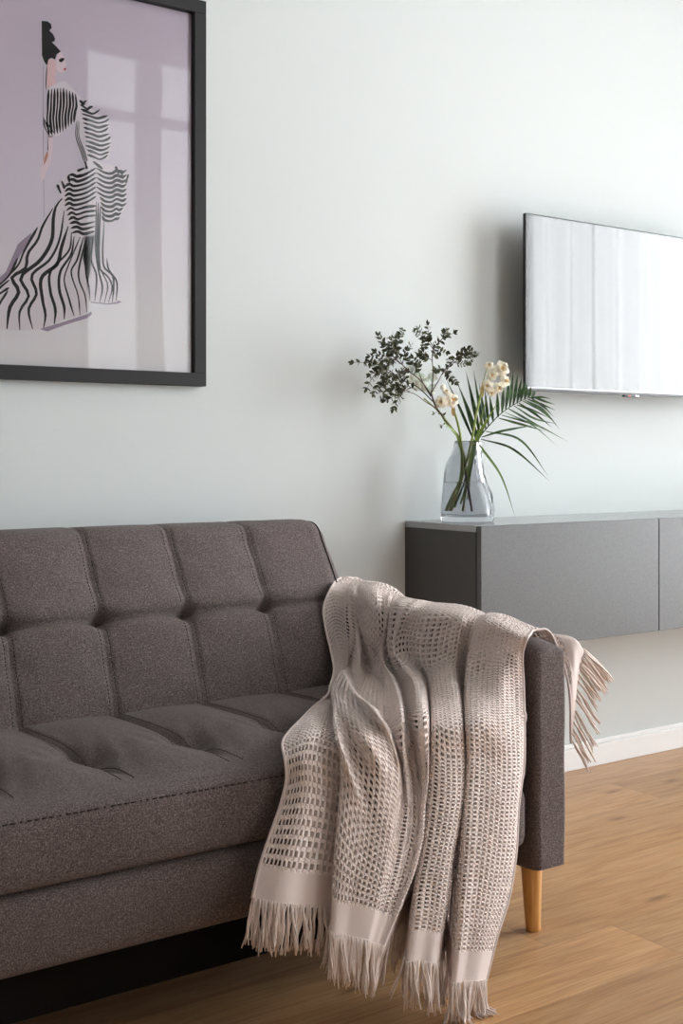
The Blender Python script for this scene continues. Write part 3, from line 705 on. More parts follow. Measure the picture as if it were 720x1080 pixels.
RIBS = [
 ((359, 609), [(350,618,3.5),(341,640,3.5),(343,662,3),(349,688,3),(352,705,3),(348,724,2.5),(345,734,2),(332,744,1.5),(318,758,1.5),(302,775,1.5),(297.5,786,1.5),(300,800,1.5),(302,820,1.5),(295.6,849,1.5),(284,882,1.5),(273,916,1.5),(265.6,949,1.5)]),
 ((366, 608), [(356,622,4),(352,645,4.5),(355,670,4),(358,692,3.5),(358,706,2.5),(353,722,1.5),(350,738,1.5),(340,752,2.5),(330,775,3),(326,800,3),(326,830,3.5),(320,865,3.5),(312,900,3.5),(305,935,3.5),(302,956,3.5)]),
 ((372, 610), [(364,624,4.5),(363,650,5),(366,675,4.5),(367,695,3),(363,708,1.5),(357,724,.8),(355,742,.8),(356,760,.8),(360,780,.8),(363,800,.8),(363,830,.8),(361,860,1),(358,895,1),(354,930,1),(350,962,1)]),
 ((379, 612), [(374,626,5),(374,652,5),(376,678,4.5),(368,702,1),(358,708,4.5),(349,722,4),(350,738,4.5),(353,760,4.5),(357,780,4.5),(359,800,4.5),(359,825,4.5),(357,850,4.5),(353,895,4.5),(351,927,4.5),(348,984,4.5)]),
 ((389, 613), [(386,628,5),(387,655,5),(389,680,4),(386,700,1.2),(382,718,.8),(377,730,.6),(376,733,6),(380,750,5),(385,780,5.5),(388,810,5.5),(386,850,5.5),(382,895,5.5),(376,930,5.5),(367,989,5)]),
 ((399, 615), [(397,630,4.5),(398,655,4.5),(400,680,3.5),(399,697,2),(399,720,.6),(398,748,.5),(399,751,5.5),(404,762,5),(411,777,5),(417,795,5.5),(419,815,5.5),(416,845,5.5),(411,880,6),(403,925,6),(387,994,5.5)]),
 ((407, 619), [(404,634,3.5),(404,658,3.5),(403,682,3),(402,699,3),(405,720,1.5),(406,745,1),(409,765,1),(415,782,1),(421,795,1.2),(424,815,2),(424,845,3),(419,880,4),(411,925,5),(392,996,5)]),
 ((412, 623), [(409,638,3),(407,660,3),(404,684,2.5),(403,697,4),(413,713,4.5),(421,733,4.5),(424,756,4.5),(425,789,4.5),(427,812,4),(430,845,4),(427,880,4.5),(417,930,5),(396,997,5)]),
 ((416, 627), [(411,640,2.5),(408,662,2),(407,686,1.5),(414,706,1),(424,727,1),(427,745,1),(429,765,1),(431,795,1.2),(434,815,1.8),(437,845,3),(435,880,4),(423,930,4.5),(399,998,4.8)]),
 ((424, 630), [(416,640,4),(413,665,4),(412,685,4.5),(422,704,5),(434,720,5),(437,745,5),(438,765,4),(441,795,3.5),(443,815,3),(443,850,4),(440,885,5),(430,930,5),(402,999,5)]),
 ((440, 632.5), [(430,642,4.5),(420,668,4),(417,686,4.5),(428,698,5),(440,711,5.5),(446,727,5.5),(447,744,5.5),(449,762,5.5),(450,789,5.5),(450,820,5.5),(447,856,5.5),(446,882,5.5),(437,920,5.5),(424,952,5.5),(405,1000,5)]),
 ((450, 634.5), [(441,645,3.5),(432,672,2.5),(434,690,2),(444,702,1.5),(449,712,1.5),(452,727,1.5),(453,744,1.2),(454,765,1.2),(454,790,1),(454,820,.5),(450,856,-.5),(446,882,-2),(440,915,-4),(436,940,-5),(430,968,-5)]),
 ((460, 635.5), [(452,646,4),(446,670,4),(444,692,3),(449,706,3),(453,720,3.5),(455,740,3.5),(456,765,4),(455,790,4.5),(453,820,4.5),(450,856,4.5),(446,886,4.5),(439,922,4.5),(434,960,5),(427,1013,5)]),
 ((478, 637), [(470,649,4),(464,672,4),(461,700,4),(464,730,4.5),(468,765,5),(470,800,5.5),(470,840,6),(464,885,6),(456,930,6),(452,965,6),(444,1015,6)]),
 ((495, 642), [(487,653,4.5),(482,676,4.5),(479,700,4.5),(482,730,5),(486,765,5),(489,800,5),(489,835,5),(485,865,5),(477.5,902,5),(472.5,945,5),(467,980,5),(461,1018,5.5)]),
 ((508, 648), [(500,657,2),(493,682,1.5),(489,700,1),(488,730,1),(490,765,1),(491,800,1),(489,840,0),(483,880,-2),(476,920,-4),(472,960,-5),(469,1000,-5)]),
 ((516, 646), [(507,656,4.5),(499,680,4.5),(494,700,5),(491,722,5),(492,764,5.5),(493,798,5.5),(491,831,5.5),(488,865,5.5),(486,902,5.5),(482.5,945,6),(480,980,6),(475,1035,6)]),
 ((528, 648.5), [(520,658,5),(514,680,5),(511,710,5.5),(510,760,6),(511,800,6),(510,840,6),(507,890,6.5),(502,940,6.5),(497,985,6.5),(489,1037,6.5)]),
 ((542, 655), [(535,665,5),(530,690,5),(529,730,5.5),(530,770,5.5),(531,810,5.5),(529,850,6),(525,900,6),(518,950,6),(510,990,6.5),(502,1037,6.5)]),
 ((555, 662), [(547,670,4),(542,690,4),(542,730,4),(543,775,4),(544,810,4.5),(541,850,5),(537,900,5),(529,945,5),(519,985,5.5),(509,1036,5.5)]),
 ((562, 667), [(556,673,2.5),(551,690,2),(552,720,2),(553,775,2),(552,809,2.5),(547,850,3),(544,902,3.5),(536,950,4),(525,985,4.5),(512.5,1035,4.5)]),
]
KEYS = [724, 722, 724, 708, 733, 751, 782, 789, 765, 795, 789, 790, 790, 800, 800, 800, 798, 800, 810, 810, 809]
def blanket():
    nr = len(RIBS); M1, M0 = 240, 60
    R1 = []; R0 = []
    for k, (cr, pts) in enumerate(RIBS):
        c = at_x(cr[0], cr[1], 1.82)
        Q = [c]+[hit(a, b, o/100) for a, b, o in pts]
        ky = KEYS[k]; ki = 1+min(range(len(pts)), key=lambda i: abs(pts[i][1]-ky))
        Kr = int(M1*.33); Hr = int(M1*.07); fine_ = spline(Q, 900); kk = int(np.argmin(np.linalg.norm(fine_-Q[ki], axis=1)))
        def part(seg, n):
            l = np.r_[0, np.cumsum(np.linalg.norm(np.diff(seg, axis=0), axis=1))]; x = np.linspace(0, l[-1], n)
            return np.stack([np.interp(x, l, seg[:, c_]) for c_ in range(3)], 1)
        dl = np.r_[0, np.cumsum(np.linalg.norm(np.diff(fine_, axis=0), axis=1))]; hh = int(np.searchsorted(dl, dl[-1]-.056))
        R1.append(np.concatenate([part(fine_[:kk+1], Kr), part(fine_[kk:hh+1], M1-Kr-Hr+1)[1:], part(fine_[hh:], Hr+1)[1:]]))
        f = k/(nr-1); y = c[1]
        # far side of the arm: over the outer edge, hanging free
        flare = .075*math.exp(-((f-.86)/.10)**2)+.018*math.sin(k*2.1)
        hem = .36+.10*f+.05*math.sin(k*1.7)+.10*math.exp(-((f-.9)/.1)**2)
        yo = y
        sp = {20: (.003, -.920, .39), 19: (.018, -.918, .45), 18: (.042, -.908, .54), 17: (.066, -.898, .578), 16: (.055, -.85, .57), 15: (.03, -.76, .53)}.get(k)
        if sp: flare, yo, hem = sp
        q = [(SX1+.030+flare, yo, hem), (SX1+.024+flare*.55, yo, (hem+.62)/2+.01), (SX1+.014, y, .612), (SX1-.012, y, max(.632, c[2]-.008)), c]
        R0.append(spline(q, M0))
    R1 = np.array(R1); R0 = np.array(R0)
    A = np.concatenate([R0[:, :-1], R1], 1)            # ribs x rows x 3
    rows = A.shape[1]
    # smooth across ribs
    dv = np.diff(R1[:, 90:236], axis=0); vw = np.array([math.sin(TH), math.cos(TH), -.25]); vw /= np.linalg.norm(vw)
    rt = np.array([math.cos(TH), -math.sin(TH), 0]); dist = (np.abs(dv@rt)+.22*np.abs(dv@vw)).mean(1)+.001; dist[:2] *= 1.6; u = np.r_[0, np.cumsum(dist)]
    W = u[-1]
    # columns per waffle cell
    cell = .0111
    NC = int(W/cell); fr = np.array([0, .2, .26, .74, .8]); uc = np.concatenate([(c+fr) for c in range(NC)]+[[NC]])/NC*W
    def herm(P, d, x):
        T = np.empty_like(P); T[1:-1] = (P[2:]-P[:-2])/(d[2:]-d[:-2])[:, None, None]; T[0] = (P[1]-P[0])/(d[1]-d[0]); T[-1] = (P[-1]-P[-2])/(d[-1]-d[-2])
        i = np.clip(np.searchsorted(d, x, 'right')-1, 0, len(d)-2); h = (d[i+1]-d[i])[:, None, None]; s = ((x-d[i]))[:, None, None]/h
        return (2*s**3-3*s**2+1)*P[i]+(s**3-2*s**2+s)*h*T[i]+(-2*s**3+3*s**2)*P[i+1]+(s**3-s**2)*h*T[i+1]
    ug = np.linspace(0, W, 260); G = herm(A, u, ug)        # 260 x rows x 3
    # even out row length, relax a little
    for _ in range(1):
        G[1:-1] = .5*G[1:-1]+.25*(G[2:]+G[:-2]); G[:, 1:-1] = .5*G[:, 1:-1]+.25*(G[:, 2:]+G[:, :-2])
    uu, vv = np.meshgrid(np.linspace(0, 1, G.shape[0]), np.linspace(0, 1, rows), indexing='ij')
    def nrm(G):
        a = np.gradient(G, axis=0); b = np.gradient(G, axis=1); n = np.cross(b, a); n /= np.linalg.norm(n, axis=2, keepdims=True)+1e-12; return n
    # keep clear of the sofa
    for _ in range(6):
        s = sdf(G); e = 1e-3; g = np.stack([(sdf(G+np.eye(3)[k]*e)-s)/e for k in range(3)], -1); g /= np.linalg.norm(g, axis=2, keepdims=True)+1e-9
        push = np.clip(.010-s, 0, .03); push[:, :M0-8] = 0; push[G[..., 2] < .21] = 0
        G = G+g*push[..., None]
        G[..., 2] = np.maximum(G[..., 2], .012)
    # rows per cell
    seg = np.linalg.norm(np.diff(G, axis=1), axis=2).mean(0); vl = np.r_[0, np.cumsum(seg)]; LEN = vl[-1]
    NV = int(LEN/cell); vc = np.concatenate([(c+fr) for c in range(NV)]+[[NV]])/NV*LEN
    iu = uc/W*(len(ug)-1); i0 = np.clip(iu.astype(int), 0, len(ug)-2); fu = (iu-i0)[:, None, None]
    G2 = G[i0]*(1-fu)+G[i0+1]*fu
    j0 = np.clip(np.searchsorted(vl, vc, 'right')-1, 0, rows-2); fv = ((vc-vl[j0])/(vl[j0+1]-vl[j0]))[None, :, None]
    B = G2[:, j0]*(1-fv)+G2[:, j0+1]*fv
    n = nrm(B)
    # make normals face away from the sofa
    if np.mean((n*(O-B)).sum(2)) < 0: n = -n
    cu = np.concatenate([np.tile([1, 1, 0, 0, 1], NC), [1]]); cv_ = np.concatenate([np.tile([1, 1, 0, 0, 1], NV), [1]])
    top = np.maximum(cu[:, None], cv_[None, :]).astype(float)
    hb = .055
    s_end = np.minimum(np.maximum(vc-.05, 0), LEN-vc)[None, :]; s_side = np.minimum(uc, W-uc)[:, None]
    maskp = ((s_end > hb) & (s_side > .008)).astype(float)
    jit = rng.normal(0, .0003, B.shape)
    depth = .006
    hgt = -(1-top)*depth*maskp + top*maskp*.001*np.where((cu[:, None] > 0) & (cv_[None, :] > 0), -1.0, .6)
    B2 = B+n*hgt[..., None]+jit*maskp[..., None]
    nu, nv = B2.shape[:2]
    i, j = np.meshgrid(np.arange(nu-1), np.arange(nv-1), indexing='ij')
    F = np.stack([i*nv+j, i*nv+j+1, (i+1)*nv+j+1, (i+1)*nv+j], -1).reshape(-1, 4)
    # the open eyes of the weave
    ii, jj_ = i.reshape(-1), j.reshape(-1)
    eye = (ii % 5 == 2) & (jj_ % 5 == 2) & (maskp[ii, jj_] > 0) & (maskp[ii+1, np.minimum(jj_+1, nv-1)] > 0)
    F = F[~eye]; i = ii[~eye]; j = jj_[~eye]
    me = mesh_np('weave', B2.reshape(-1, 3), F, False)
    base = np.array([1.5, -1.0, 0])
    root = empty('throw_blanket', tuple(base), 'beige waffle weave throw blanket with fringed ends draped over the sofa arm', 'blanket')
    me.transform(Matrix.Translation(-Vector(base)))
    o = link('weave', me, [M['throw'], M['hem']], root)
    mid = (j.reshape(-1)+.5); jj = np.clip(mid.astype(int), 0, nv-1); mi = ((vc[jj] < hb+.05) | (vc[jj] > LEN-hb)).astype(np.int32)
    me.polygons.foreach_set('material_index', mi); me.polygons.foreach_set('use_smooth', mi.astype(bool))
    # rolled selvedges
    mb = MB()
    for q in (B[0], B[-1]):
        mb.tube(spline(q[::4], 260), .0028, 6)
    mb.build('selvedge', M['hem'], root)
    # knotted fringes at both ends
    for end, name in ((-1, 'front'), (0, 'outer')):
        mb = MB(); E = B[:, end]; D = (B[:, end]-B[:, end-4]) if end == -1 else (B[:, 0]-B[:, 4])
        D = D/(np.linalg.norm(D, axis=1, keepdims=True)+1e-9); NN = n[:, end]
        nf = int(W/.0044)
        for k in range(nf):
            t = (k+.5+rng.uniform(-.25, .25))/nf*(len(E)-1); a = int(t); f = t-a; b = min(a+1, len(E)-1)
            p = E[a]*(1-f)+E[b]*f; d = D[a]; nn = NN[a]
            side = E[b]-E[a]; side = side/(np.linalg.norm(side)+1e-9)
            cordL = rng.uniform(.058, .078) if end == -1 else rng.uniform(.05, .075)
            sway = side*rng.normal(0, .10)+nn*rng.normal(.02, .10)
            if end == 0 and k/nf > .72: sway = sway + np.array([.75, -.22, -.2])*min(1, (k/nf-.72)*8)
            dd = d*(.6 if end == -1 else 1.0)+sway+np.array([0, 0, -.5 if end == -1 else -.15]); dd /= np.linalg.norm(dd)
            for th in range(4):
                ph = rng.uniform(0, 6.28); spread = rng.normal(0, .0012, 3); Lk = cordL*rng.uniform(.88, 1.06)
                pts = []
                for s in np.linspace(0, 1, 7):
                    q = p-d*.004+dd*Lk*s+np.array([0, 0, -.022*s*s*(1 if end == 0 else .3)])
                    q = q+spread*(.4+1.6*s*s)+.0014*np.array([math.cos(ph+s*7), math.sin(ph+s*7), 0])*(.5+s)+sway*.012*s*s
                    if q[2] < .002: 
                        q = q.copy(); ov = .002-q[2]; q[2] = .002+.0015*(th); q[:2] += nn[:2]*ov*.5
                    pts.append(q)
                mb.tube(pts, [.0017, .0021, .0020, .0020, .0019, .0017, .0012], 4)
        fo = mb.build('fringe', M['fringe'], root); fo['kind'] = 'stuff'
blanket()

# ------------------------------------------------------------------ vase with water
VC = np.array([2.292, -.142, CZ1]); 
def vase():
    root = empty('glass_vase', tuple(VC), 'clear smoky glass vase of uneven shape half filled with water on the cabinet', 'vase')
    r_ = np.array([math.cos(TH), -math.sin(TH)]); f_ = np.array([math.sin(TH), math.cos(TH)])     # broad side faces the sofa corner
    # half widths left, right, depth by height (m)
    Hh = .228
    prof = [(0, .071, .072, .055), (.012, .073, .074, .057), (.05, .071, .073, .056), (.085, .067, .066, .053), (.11, .065, .054, .050), (.14, .063, .047, .047), (.168, .057, .044, .044), (.19, .046, .043, .040), (.208, .039, .042, .037), (.222, .036, .041, .036), (Hh, .036, .041, .036)]
    P = np.array(prof); zs = np.unique(np.concatenate([np.linspace(0, .02, 6), np.linspace(.02, Hh, 46)]))
    na = 72
    def ring(z, inset, wav=1):
        l, r, d = [np.interp(z, P[:, 0], P[:, k]) for k in (1, 2, 3)]
        out = []
        for k in range(na):
            q = 2*math.pi*k/na; c, s = math.cos(q), math.sin(q)
            e = 2/2.9; cx = math.copysign(abs(c)**e, c); sy = math.copysign(abs(s)**e, s)
            amp = .0046*wav*math.exp(-((q-.1+(6.28 if q > 3.5 else 0)*-1)/.9)**2)
            rip = amp*math.sin(5.5*q*3+z*38)+.0012*wav*math.sin(4*q+z*26)
            a = (r if c > 0 else l)-inset+rip; b = d-inset+rip
            xy = VC[:2]+r_*(a*cx-.002)+f_*(b*sy)
            out.append((xy[0], xy[1], VC[2]+z))
        return out
    def shell(rings, close0, close1):
        V = np.array(rings).reshape(-1, 3); n = len(rings)
        F = [[i*na+k, i*na+(k+1) % na, (i+1)*na+(k+1) % na, (i+1)*na+k] for i in range(n-1) for k in range(na)]
        if close0: F.append([k for k in range(na)][::-1])
        if close1: F.append([(n-1)*na+k for k in range(na)])
        return V, F
    rings = [ring(.0008, .004)]+[ring(max(z, .0018), .0) for z in zs if z < Hh-.003]+[ring(Hh-.001, .0012), ring(Hh, .003), ring(Hh-.001, .0048)]+[ring(z, .0058, .4) for z in zs[::-1] if .014 < z < Hh-.003]
    V, F = shell(rings, True, True)
    me = bpy.data.meshes.new('glass'); me.from_pydata((V-VC).tolist(), [], F)
    bm = bmesh.new(); bm.from_mesh(me); bmesh.ops.recalc_face_normals(bm, faces=bm.faces); bm.to_mesh(me); bm.free(); smooth(me)
    link('glass', me, M['glass'], root)
    wl = .112
    zz = [z for z in zs if .014 < z < wl]
    rings = [ring(zz[0]-.0006, .0054, .4)]+[ring(z, .0054, .4) for z in zz]+[ring(wl, .0054, .4)]
    V, F = shell(rings, True, True)
    me = bpy.data.meshes.new('water'); me.from_pydata((V-VC).tolist(), [], F)
    bm = bmesh.new(); bm.from_mesh(me); bmesh.ops.recalc_face_normals(bm, faces=bm.faces); bm.to_mesh(me); bm.free(); smooth(me)
    link('water', me, M['water'], root)
vase()

# ------------------------------------------------------------------ flowers and greenery (each stem a thing)
YV = float(VC[1])
def fl(px, py, dy=0.0): return at_y(px, py, YV+dy)
def in_vase(lean, deep, z): 
    r_ = np.array([math.cos(TH), -math.sin(TH), 0]); f_ = np.array([math.sin(TH), math.cos(TH), 0])
    return VC+r_*lean+f_*deep+np.array([0, 0, z])
view = lambda p: (O-p)/np.linalg.norm(O-p)

def branch():
    root = empty('leafy_branch', tuple(in_vase(.012, .0, .03)), 'dark twiggy branch with many tiny leaves leaning left in the vase', 'branch')
    wood = MB(); leaf = MB(); sheath = None
    def stem(pts, r0, r1, n=24):
        q = spline(pts, n); wood.tube(q, np.linspace(r0, r1, n), 6); return q
    def one_leaf(p, d, ln):
        nn = view(p)*.6+rng.normal(0, .55, 3); nn -= d*np.dot(nn, d); nn /= np.linalg.norm(nn)+1e-9
        q = [p, p+d*ln*.3, p+d*ln*.65+nn*ln*.04, p+d*ln]
        leaf.ribbon(q, [ln*.04, ln*.25, ln*.24, .0003], nn, .25)
    def spray(pts, r0=.0011, ln=.0185, n=7, start=.2):
        q = stem(pts, r0, .0005, 16); t = np.gradient(q, axis=0)
        for k in range(n):
            s = start+(1-start)*k/(n-1); i = min(int(s*15), 15); p = q[i]; d = t[i]/np.linalg.norm(t[i])
            perp = np.cross(d, view(p)); perp /= np.linalg.norm(perp)
            for sg in (-1, 1):
                dd = d*.65+perp*sg*.85+rng.normal(0, .28, 3); dd /= np.linalg.norm(dd); one_leaf(p, dd, ln*rng.uniform(.75, 1.15)*(1-.25*s))
        d = t[-1]/np.linalg.norm(t[-1]); one_leaf(q[-1], d, ln*.9)
    b0 = in_vase(.012, .0, .03)
    main = stem([b0, in_vase(-.004, .005, .13), fl(486, 468, 0), fl(471, 446, -.005), fl(459, 428, -.005), fl(454.6, 415, 0)], .0032, .0022, 30)
    up = stem([fl(454.6, 415), fl(456.5, 395), fl(455.6, 376), fl(457, 367)], .0016, .0011)
    l1 = stem([fl(456, 419), fl(444, 402, -.02), fl(432, 392, -.03), fl(417, 378, -.03)], .0018, .001)
    l2 = stem([fl(457, 424), fl(440, 408, .02), fl(427, 402, .03), fl(408, 389, .04)], .0018, .001)
    l3 = stem([fl(461, 431), fl(449, 424, -.03), fl(436, 415, -.05), fl(420, 412, -.06)], .0014, .0008)
    rr = stem([fl(455, 414), fl(462, 402, .01), fl(469, 390, .02), fl(482, 380, .02)], .0014, .0009)
    md = stem([fl(454, 418), fl(446, 404, .03), fl(441, 389, .04), fl(443, 378, .04)], .0013, .0008)
    SP = [((457,367),(452,356),(451,343),0), ((456,372),(463,360),(478,351),.0), ((457,369),(449,358),(437,350),.01), ((456,376),(463,371),(470,372),.01), ((455,380),(446,374),(440,372),0), ((452,362),(446,352),(441,347),-.01),((460,364),(468,355),(470,348),.01),
          ((482,380),(491,376),(502,373),.02), ((475,384),(484,374),(492,368),.02), ((469,390),(474,397),(480,403),.02), ((478,382),(487,384),(496,380),.03), ((466,395),(473,388),(473,379),.01),((484,380),(490,372),(497,371),.01),((470,389),(463,389),(458,392),.02),
          ((417,378),(407,366),(399,354),-.03), ((417,378),(420,362),(424,348),-.03), ((420,380),(404,380),(386,383),-.03), ((408,389),(392,383),(373,382),.04), ((408,389),(395,395),(387,409),.04), ((412,391),(402,401),(394,416),.03),
          ((417,378),(410,384),(396,372),-.04), ((424,385),(427,372),(433,365),-.03), ((425,386),(418,371),(412,358),-.02), ((430,391),(412,397),(402,407),-.02), ((420,412),(410,421),(402,420),-.06), ((426,412),(418,424),(415,431),-.06), ((432,413),(418,408),(404,413),-.05),
          ((430,402),(421,394),(406,401),.03), ((427,402),(414,410),(408,416),.03), ((441,389),(434,384),(429,376),.04), ((443,378),(447,370),(446,362),.04), ((440,398),(432,396),(424,390),.04), ((415,384),(401,388),(391,395),.0), ((436,396),(440,386),(436,378),-.02),((420,396),(408,392),(398,384),.01),((426,398),(414,402),(400,396),.0),((422,384),(412,374),(404,364),.01),((414,380),(402,374),(390,376),.0),((418,372),(412,364),(416,354),-.02),((440,412),(428,407),(418,416),-.03)]
    for a, b, c, dy in SP:
        spray([fl(*a, dy), fl(*b, dy+rng.normal(0, .02)), fl(*c, dy+rng.normal(0, .03))])
    for pts in ([(469,440,0),(463,434,-.01),(458,436,-.01)], [(476,452,0),(470,446,.01),(466,449,.01)]):
        spray([fl(*p) for p in pts], .0009, .012, 3)
    wood.build('twigs', M['bark'], root); leaf.build('leaves', M['leaf'], root)
branch()

def floret(root, c, rad, face, cup=True, mats=('petal', 'corona')):
    face = np.asarray(face, float); face /= np.linalg.norm(face)
    a = np.cross(face, (0, 0, 1)); a /= np.linalg.norm(a); b = np.cross(a, face)
    mb = MB(); q0 = rng.uniform(0, 6.28)
    for ringk, (n, sc, lift, w) in enumerate(((6, 1.0, .12, .40), (6, .72, .42, .34), (4, .45, .75, .26))):
        for k in range(n):
            q = q0+2*math.pi*(k+.5*ringk)/n+rng.normal(0, .08); d = a*math.cos(q)+b*math.sin(q); ln = rad*sc*rng.uniform(.9, 1.08)
            pts = []
            for s in np.linspace(0, 1, 7): pts.append(c+d*ln*s+face*(rad*lift*s-rad*.35*s*s*sc+rad*.06*math.sin(6*s+k)))
            wd = rad*w*np.array([.18, .55, .9, 1.0, .92, .66, .10]); mb.ribbon(pts, wd, face, -.22+.1*rng.normal())
    f = mb.build('flower', M[mats[0]], root)
    if cup:
        mb = MB()
        for k in range(9):
            q = 2*math.pi*k/9+rng.normal(0, .2); d = a*math.cos(q)+b*math.sin(q)
            pts = [c+face*rad*.05, c+d*rad*.08+face*rad*.26, c+d*rad*.16+face*rad*.36, c+d*rad*.22+face*rad*.34]
            mb.ribbon(pts, rad*np.array([.04, .13, .15, .05]), face*.3-d, .2)
        g = mb.mesh('corona'); g.transform(Matrix.Translation(-root.location)); link('corona', g, M[mats[1]], f)
    return f
def bud(root, c, rad, m='petal'):
    mb = MB()
    pts = [c+np.array([0, 0, z*rad]) for z in (-1.1, -.8, -.3, .2, .7, 1.05)]
    mb.tube(pts, rad*np.array([.2, .62, .9, .85, .5, .06]), 12); return mb.build('bud', M[m], root)
CAMV = np.array([-.55, -.8, .15])
def narcissus(label, stempx, dy, heads, lean, group=None):
    foot = in_vase(lean, 0, .03)
    root = empty('narcissus', tuple(foot), label, 'flower', group)
    mb = MB(); q = spline([foot]+[in_vase(lean*.3+.0, .005, .13)]+[fl(a, b, dy) for a, b in stempx], 40); mb.tube(q, np.linspace(.0042, .003, 40), 8); mb.build('stem', M['stalk'], root)
    tip = q[-1]; ped = MB()
    for px, py, rad, fx, kind, ddy in heads:
        c = fl(px, py, dy+ddy); m_ = (tip+c)/2+np.array([0, .004, .004]); ped.tube(spline([tip, m_, c-np.array([0, -.006, .002])], 8), .0011, 5)
        if kind == 'bud': bud(root, c, rad)
        else: floret(root, c, rad, CAMV+np.array(fx))
    ped.build('pedicels', M['stalk'], root)
    mb = MB(); mb.ribbon(spline([tip-np.array([0, 0, .02]), tip+np.array([-.004, -.004, 0]), tip+np.array([-.002, -.006, .018])], 8), [.003, .005, .006, .006, .005, .004, .002, .0005], CAMV, .4); mb.build('sheath', M['sheath'], root)
narcissus('cream narcissus with the tallest and fullest flower head in the vase', [(497, 466), (502, 437), (508, 411)], -.01,
          [(529, 389, .026, (.1, 0, .1), 'f', -.015), (515.5, 386, .016, (-.3, 0, .3), 'f', 0), (519, 396, .017, (-.3, 0, -.1), 'f', -.01), (533, 402, .020, (.5, 0, -.1), 'f', -.01), (514, 407, .019, (-.3, 0, -.3), 'f', -.012), (526, 409, .019, (.1, 0, -.4), 'f', -.015), (518, 414, .015, (-.1, 0, -.5), 'f', -.01)], -.042)
narcissus('cream narcissus with a low small head over the left side of the vase rim', [(486, 466), (483, 448), (478, 431)], -.015,
          [(477, 422, .023, (.3, 0, -.1), 'f', -.01), (464.5, 424, .019, (-.4, 0, -.2), 'f', -.01), (467, 408, .009, (0, 0, 0), 'bud', 0), (470.5, 413, .012, (-.1, 0, .2), 'f', 0)], -.052)

def blossom():
    root = empty('white_blossom', tuple(in_vase(-.01, .025, .03)), 'pale white blossom cluster behind the leafy branch', 'flower')
    mb = MB(); q = spline([in_vase(-.01, .025, .03), in_vase(.0, .02, .14), fl(484, 464, .03), fl(464, 436, .05), fl(447, 420, .06)], 30); mb.tube(q, np.linspace(.003, .002, 30), 8); mb.build('stem', M['stalk'], root)
    for k in range(36):
        t = rng.uniform(0, 1); px = 430+t*22+rng.normal(0, 3); py = 392+t*18+rng.normal(0, 5.5)
        floret(root, fl(px, py, .06+rng.uniform(-.02, .02)), rng.uniform(.012, .017), CAMV+rng.normal(0, .5, 3), False, ('white_petal', 'corona'))
blossom()

def blade_thing(name, label, cat, paths, m, group=None, mid=None):
    foot = in_vase(.0, .01, .06); root = empty(name, tuple(foot), label, cat, group)
    mb = MB()
    for pts, w in paths:
        q = spline(pts, 22); s = np.linspace(0, 1, 22); mb.ribbon(q, w*np.clip(np.minimum(.55+s*1.2, (1-s)*2.6), .03, 1), CAMV+np.array([.1, 0, .25]), .3)
    mb.build('blade', m, root); return root
blade_thing('narcissus_leaf', 'short bright green strap leaf standing beside the tallest narcissus', 'leaf', [([in_vase(-.01, .012, .06), in_vase(.01, .01, .17), fl(503, 463, 0), fl(513, 444, -.01), fl(525.5, 423, -.02)], .0062)], M['stalk'])
blade_thing('narcissus_leaf', 'second green stalk leaning right of the tallest narcissus', 'leaf', [([in_vase(-.0, .016, .06), in_vase(.012, .0, .17), fl(502, 461, .01), fl(509, 436, .01), fl(514, 414, .0)], .0040)], M['stalk'])
blade_thing('narcissus_leaf', 'curled yellow green leaf below the low narcissus head', 'leaf', [([in_vase(-.03, .0, .06), in_vase(-.015, -.004, .17), fl(482, 460, -.01), fl(470, 447, -.02), fl(463, 435, -.02)], .0055)], M['stalk'])
blade_thing('grass_leaf', 'long single green blade drooping over the vase rim to the cabinet top', 'leaf', [([in_vase(-.02, -.01, .05), in_vase(.018, -.015, .19), fl(500, 466, -.02), fl(513, 480, -.045), fl(529, 504, -.05), fl(543, 545, -.05)], .0040)], M['blade'])

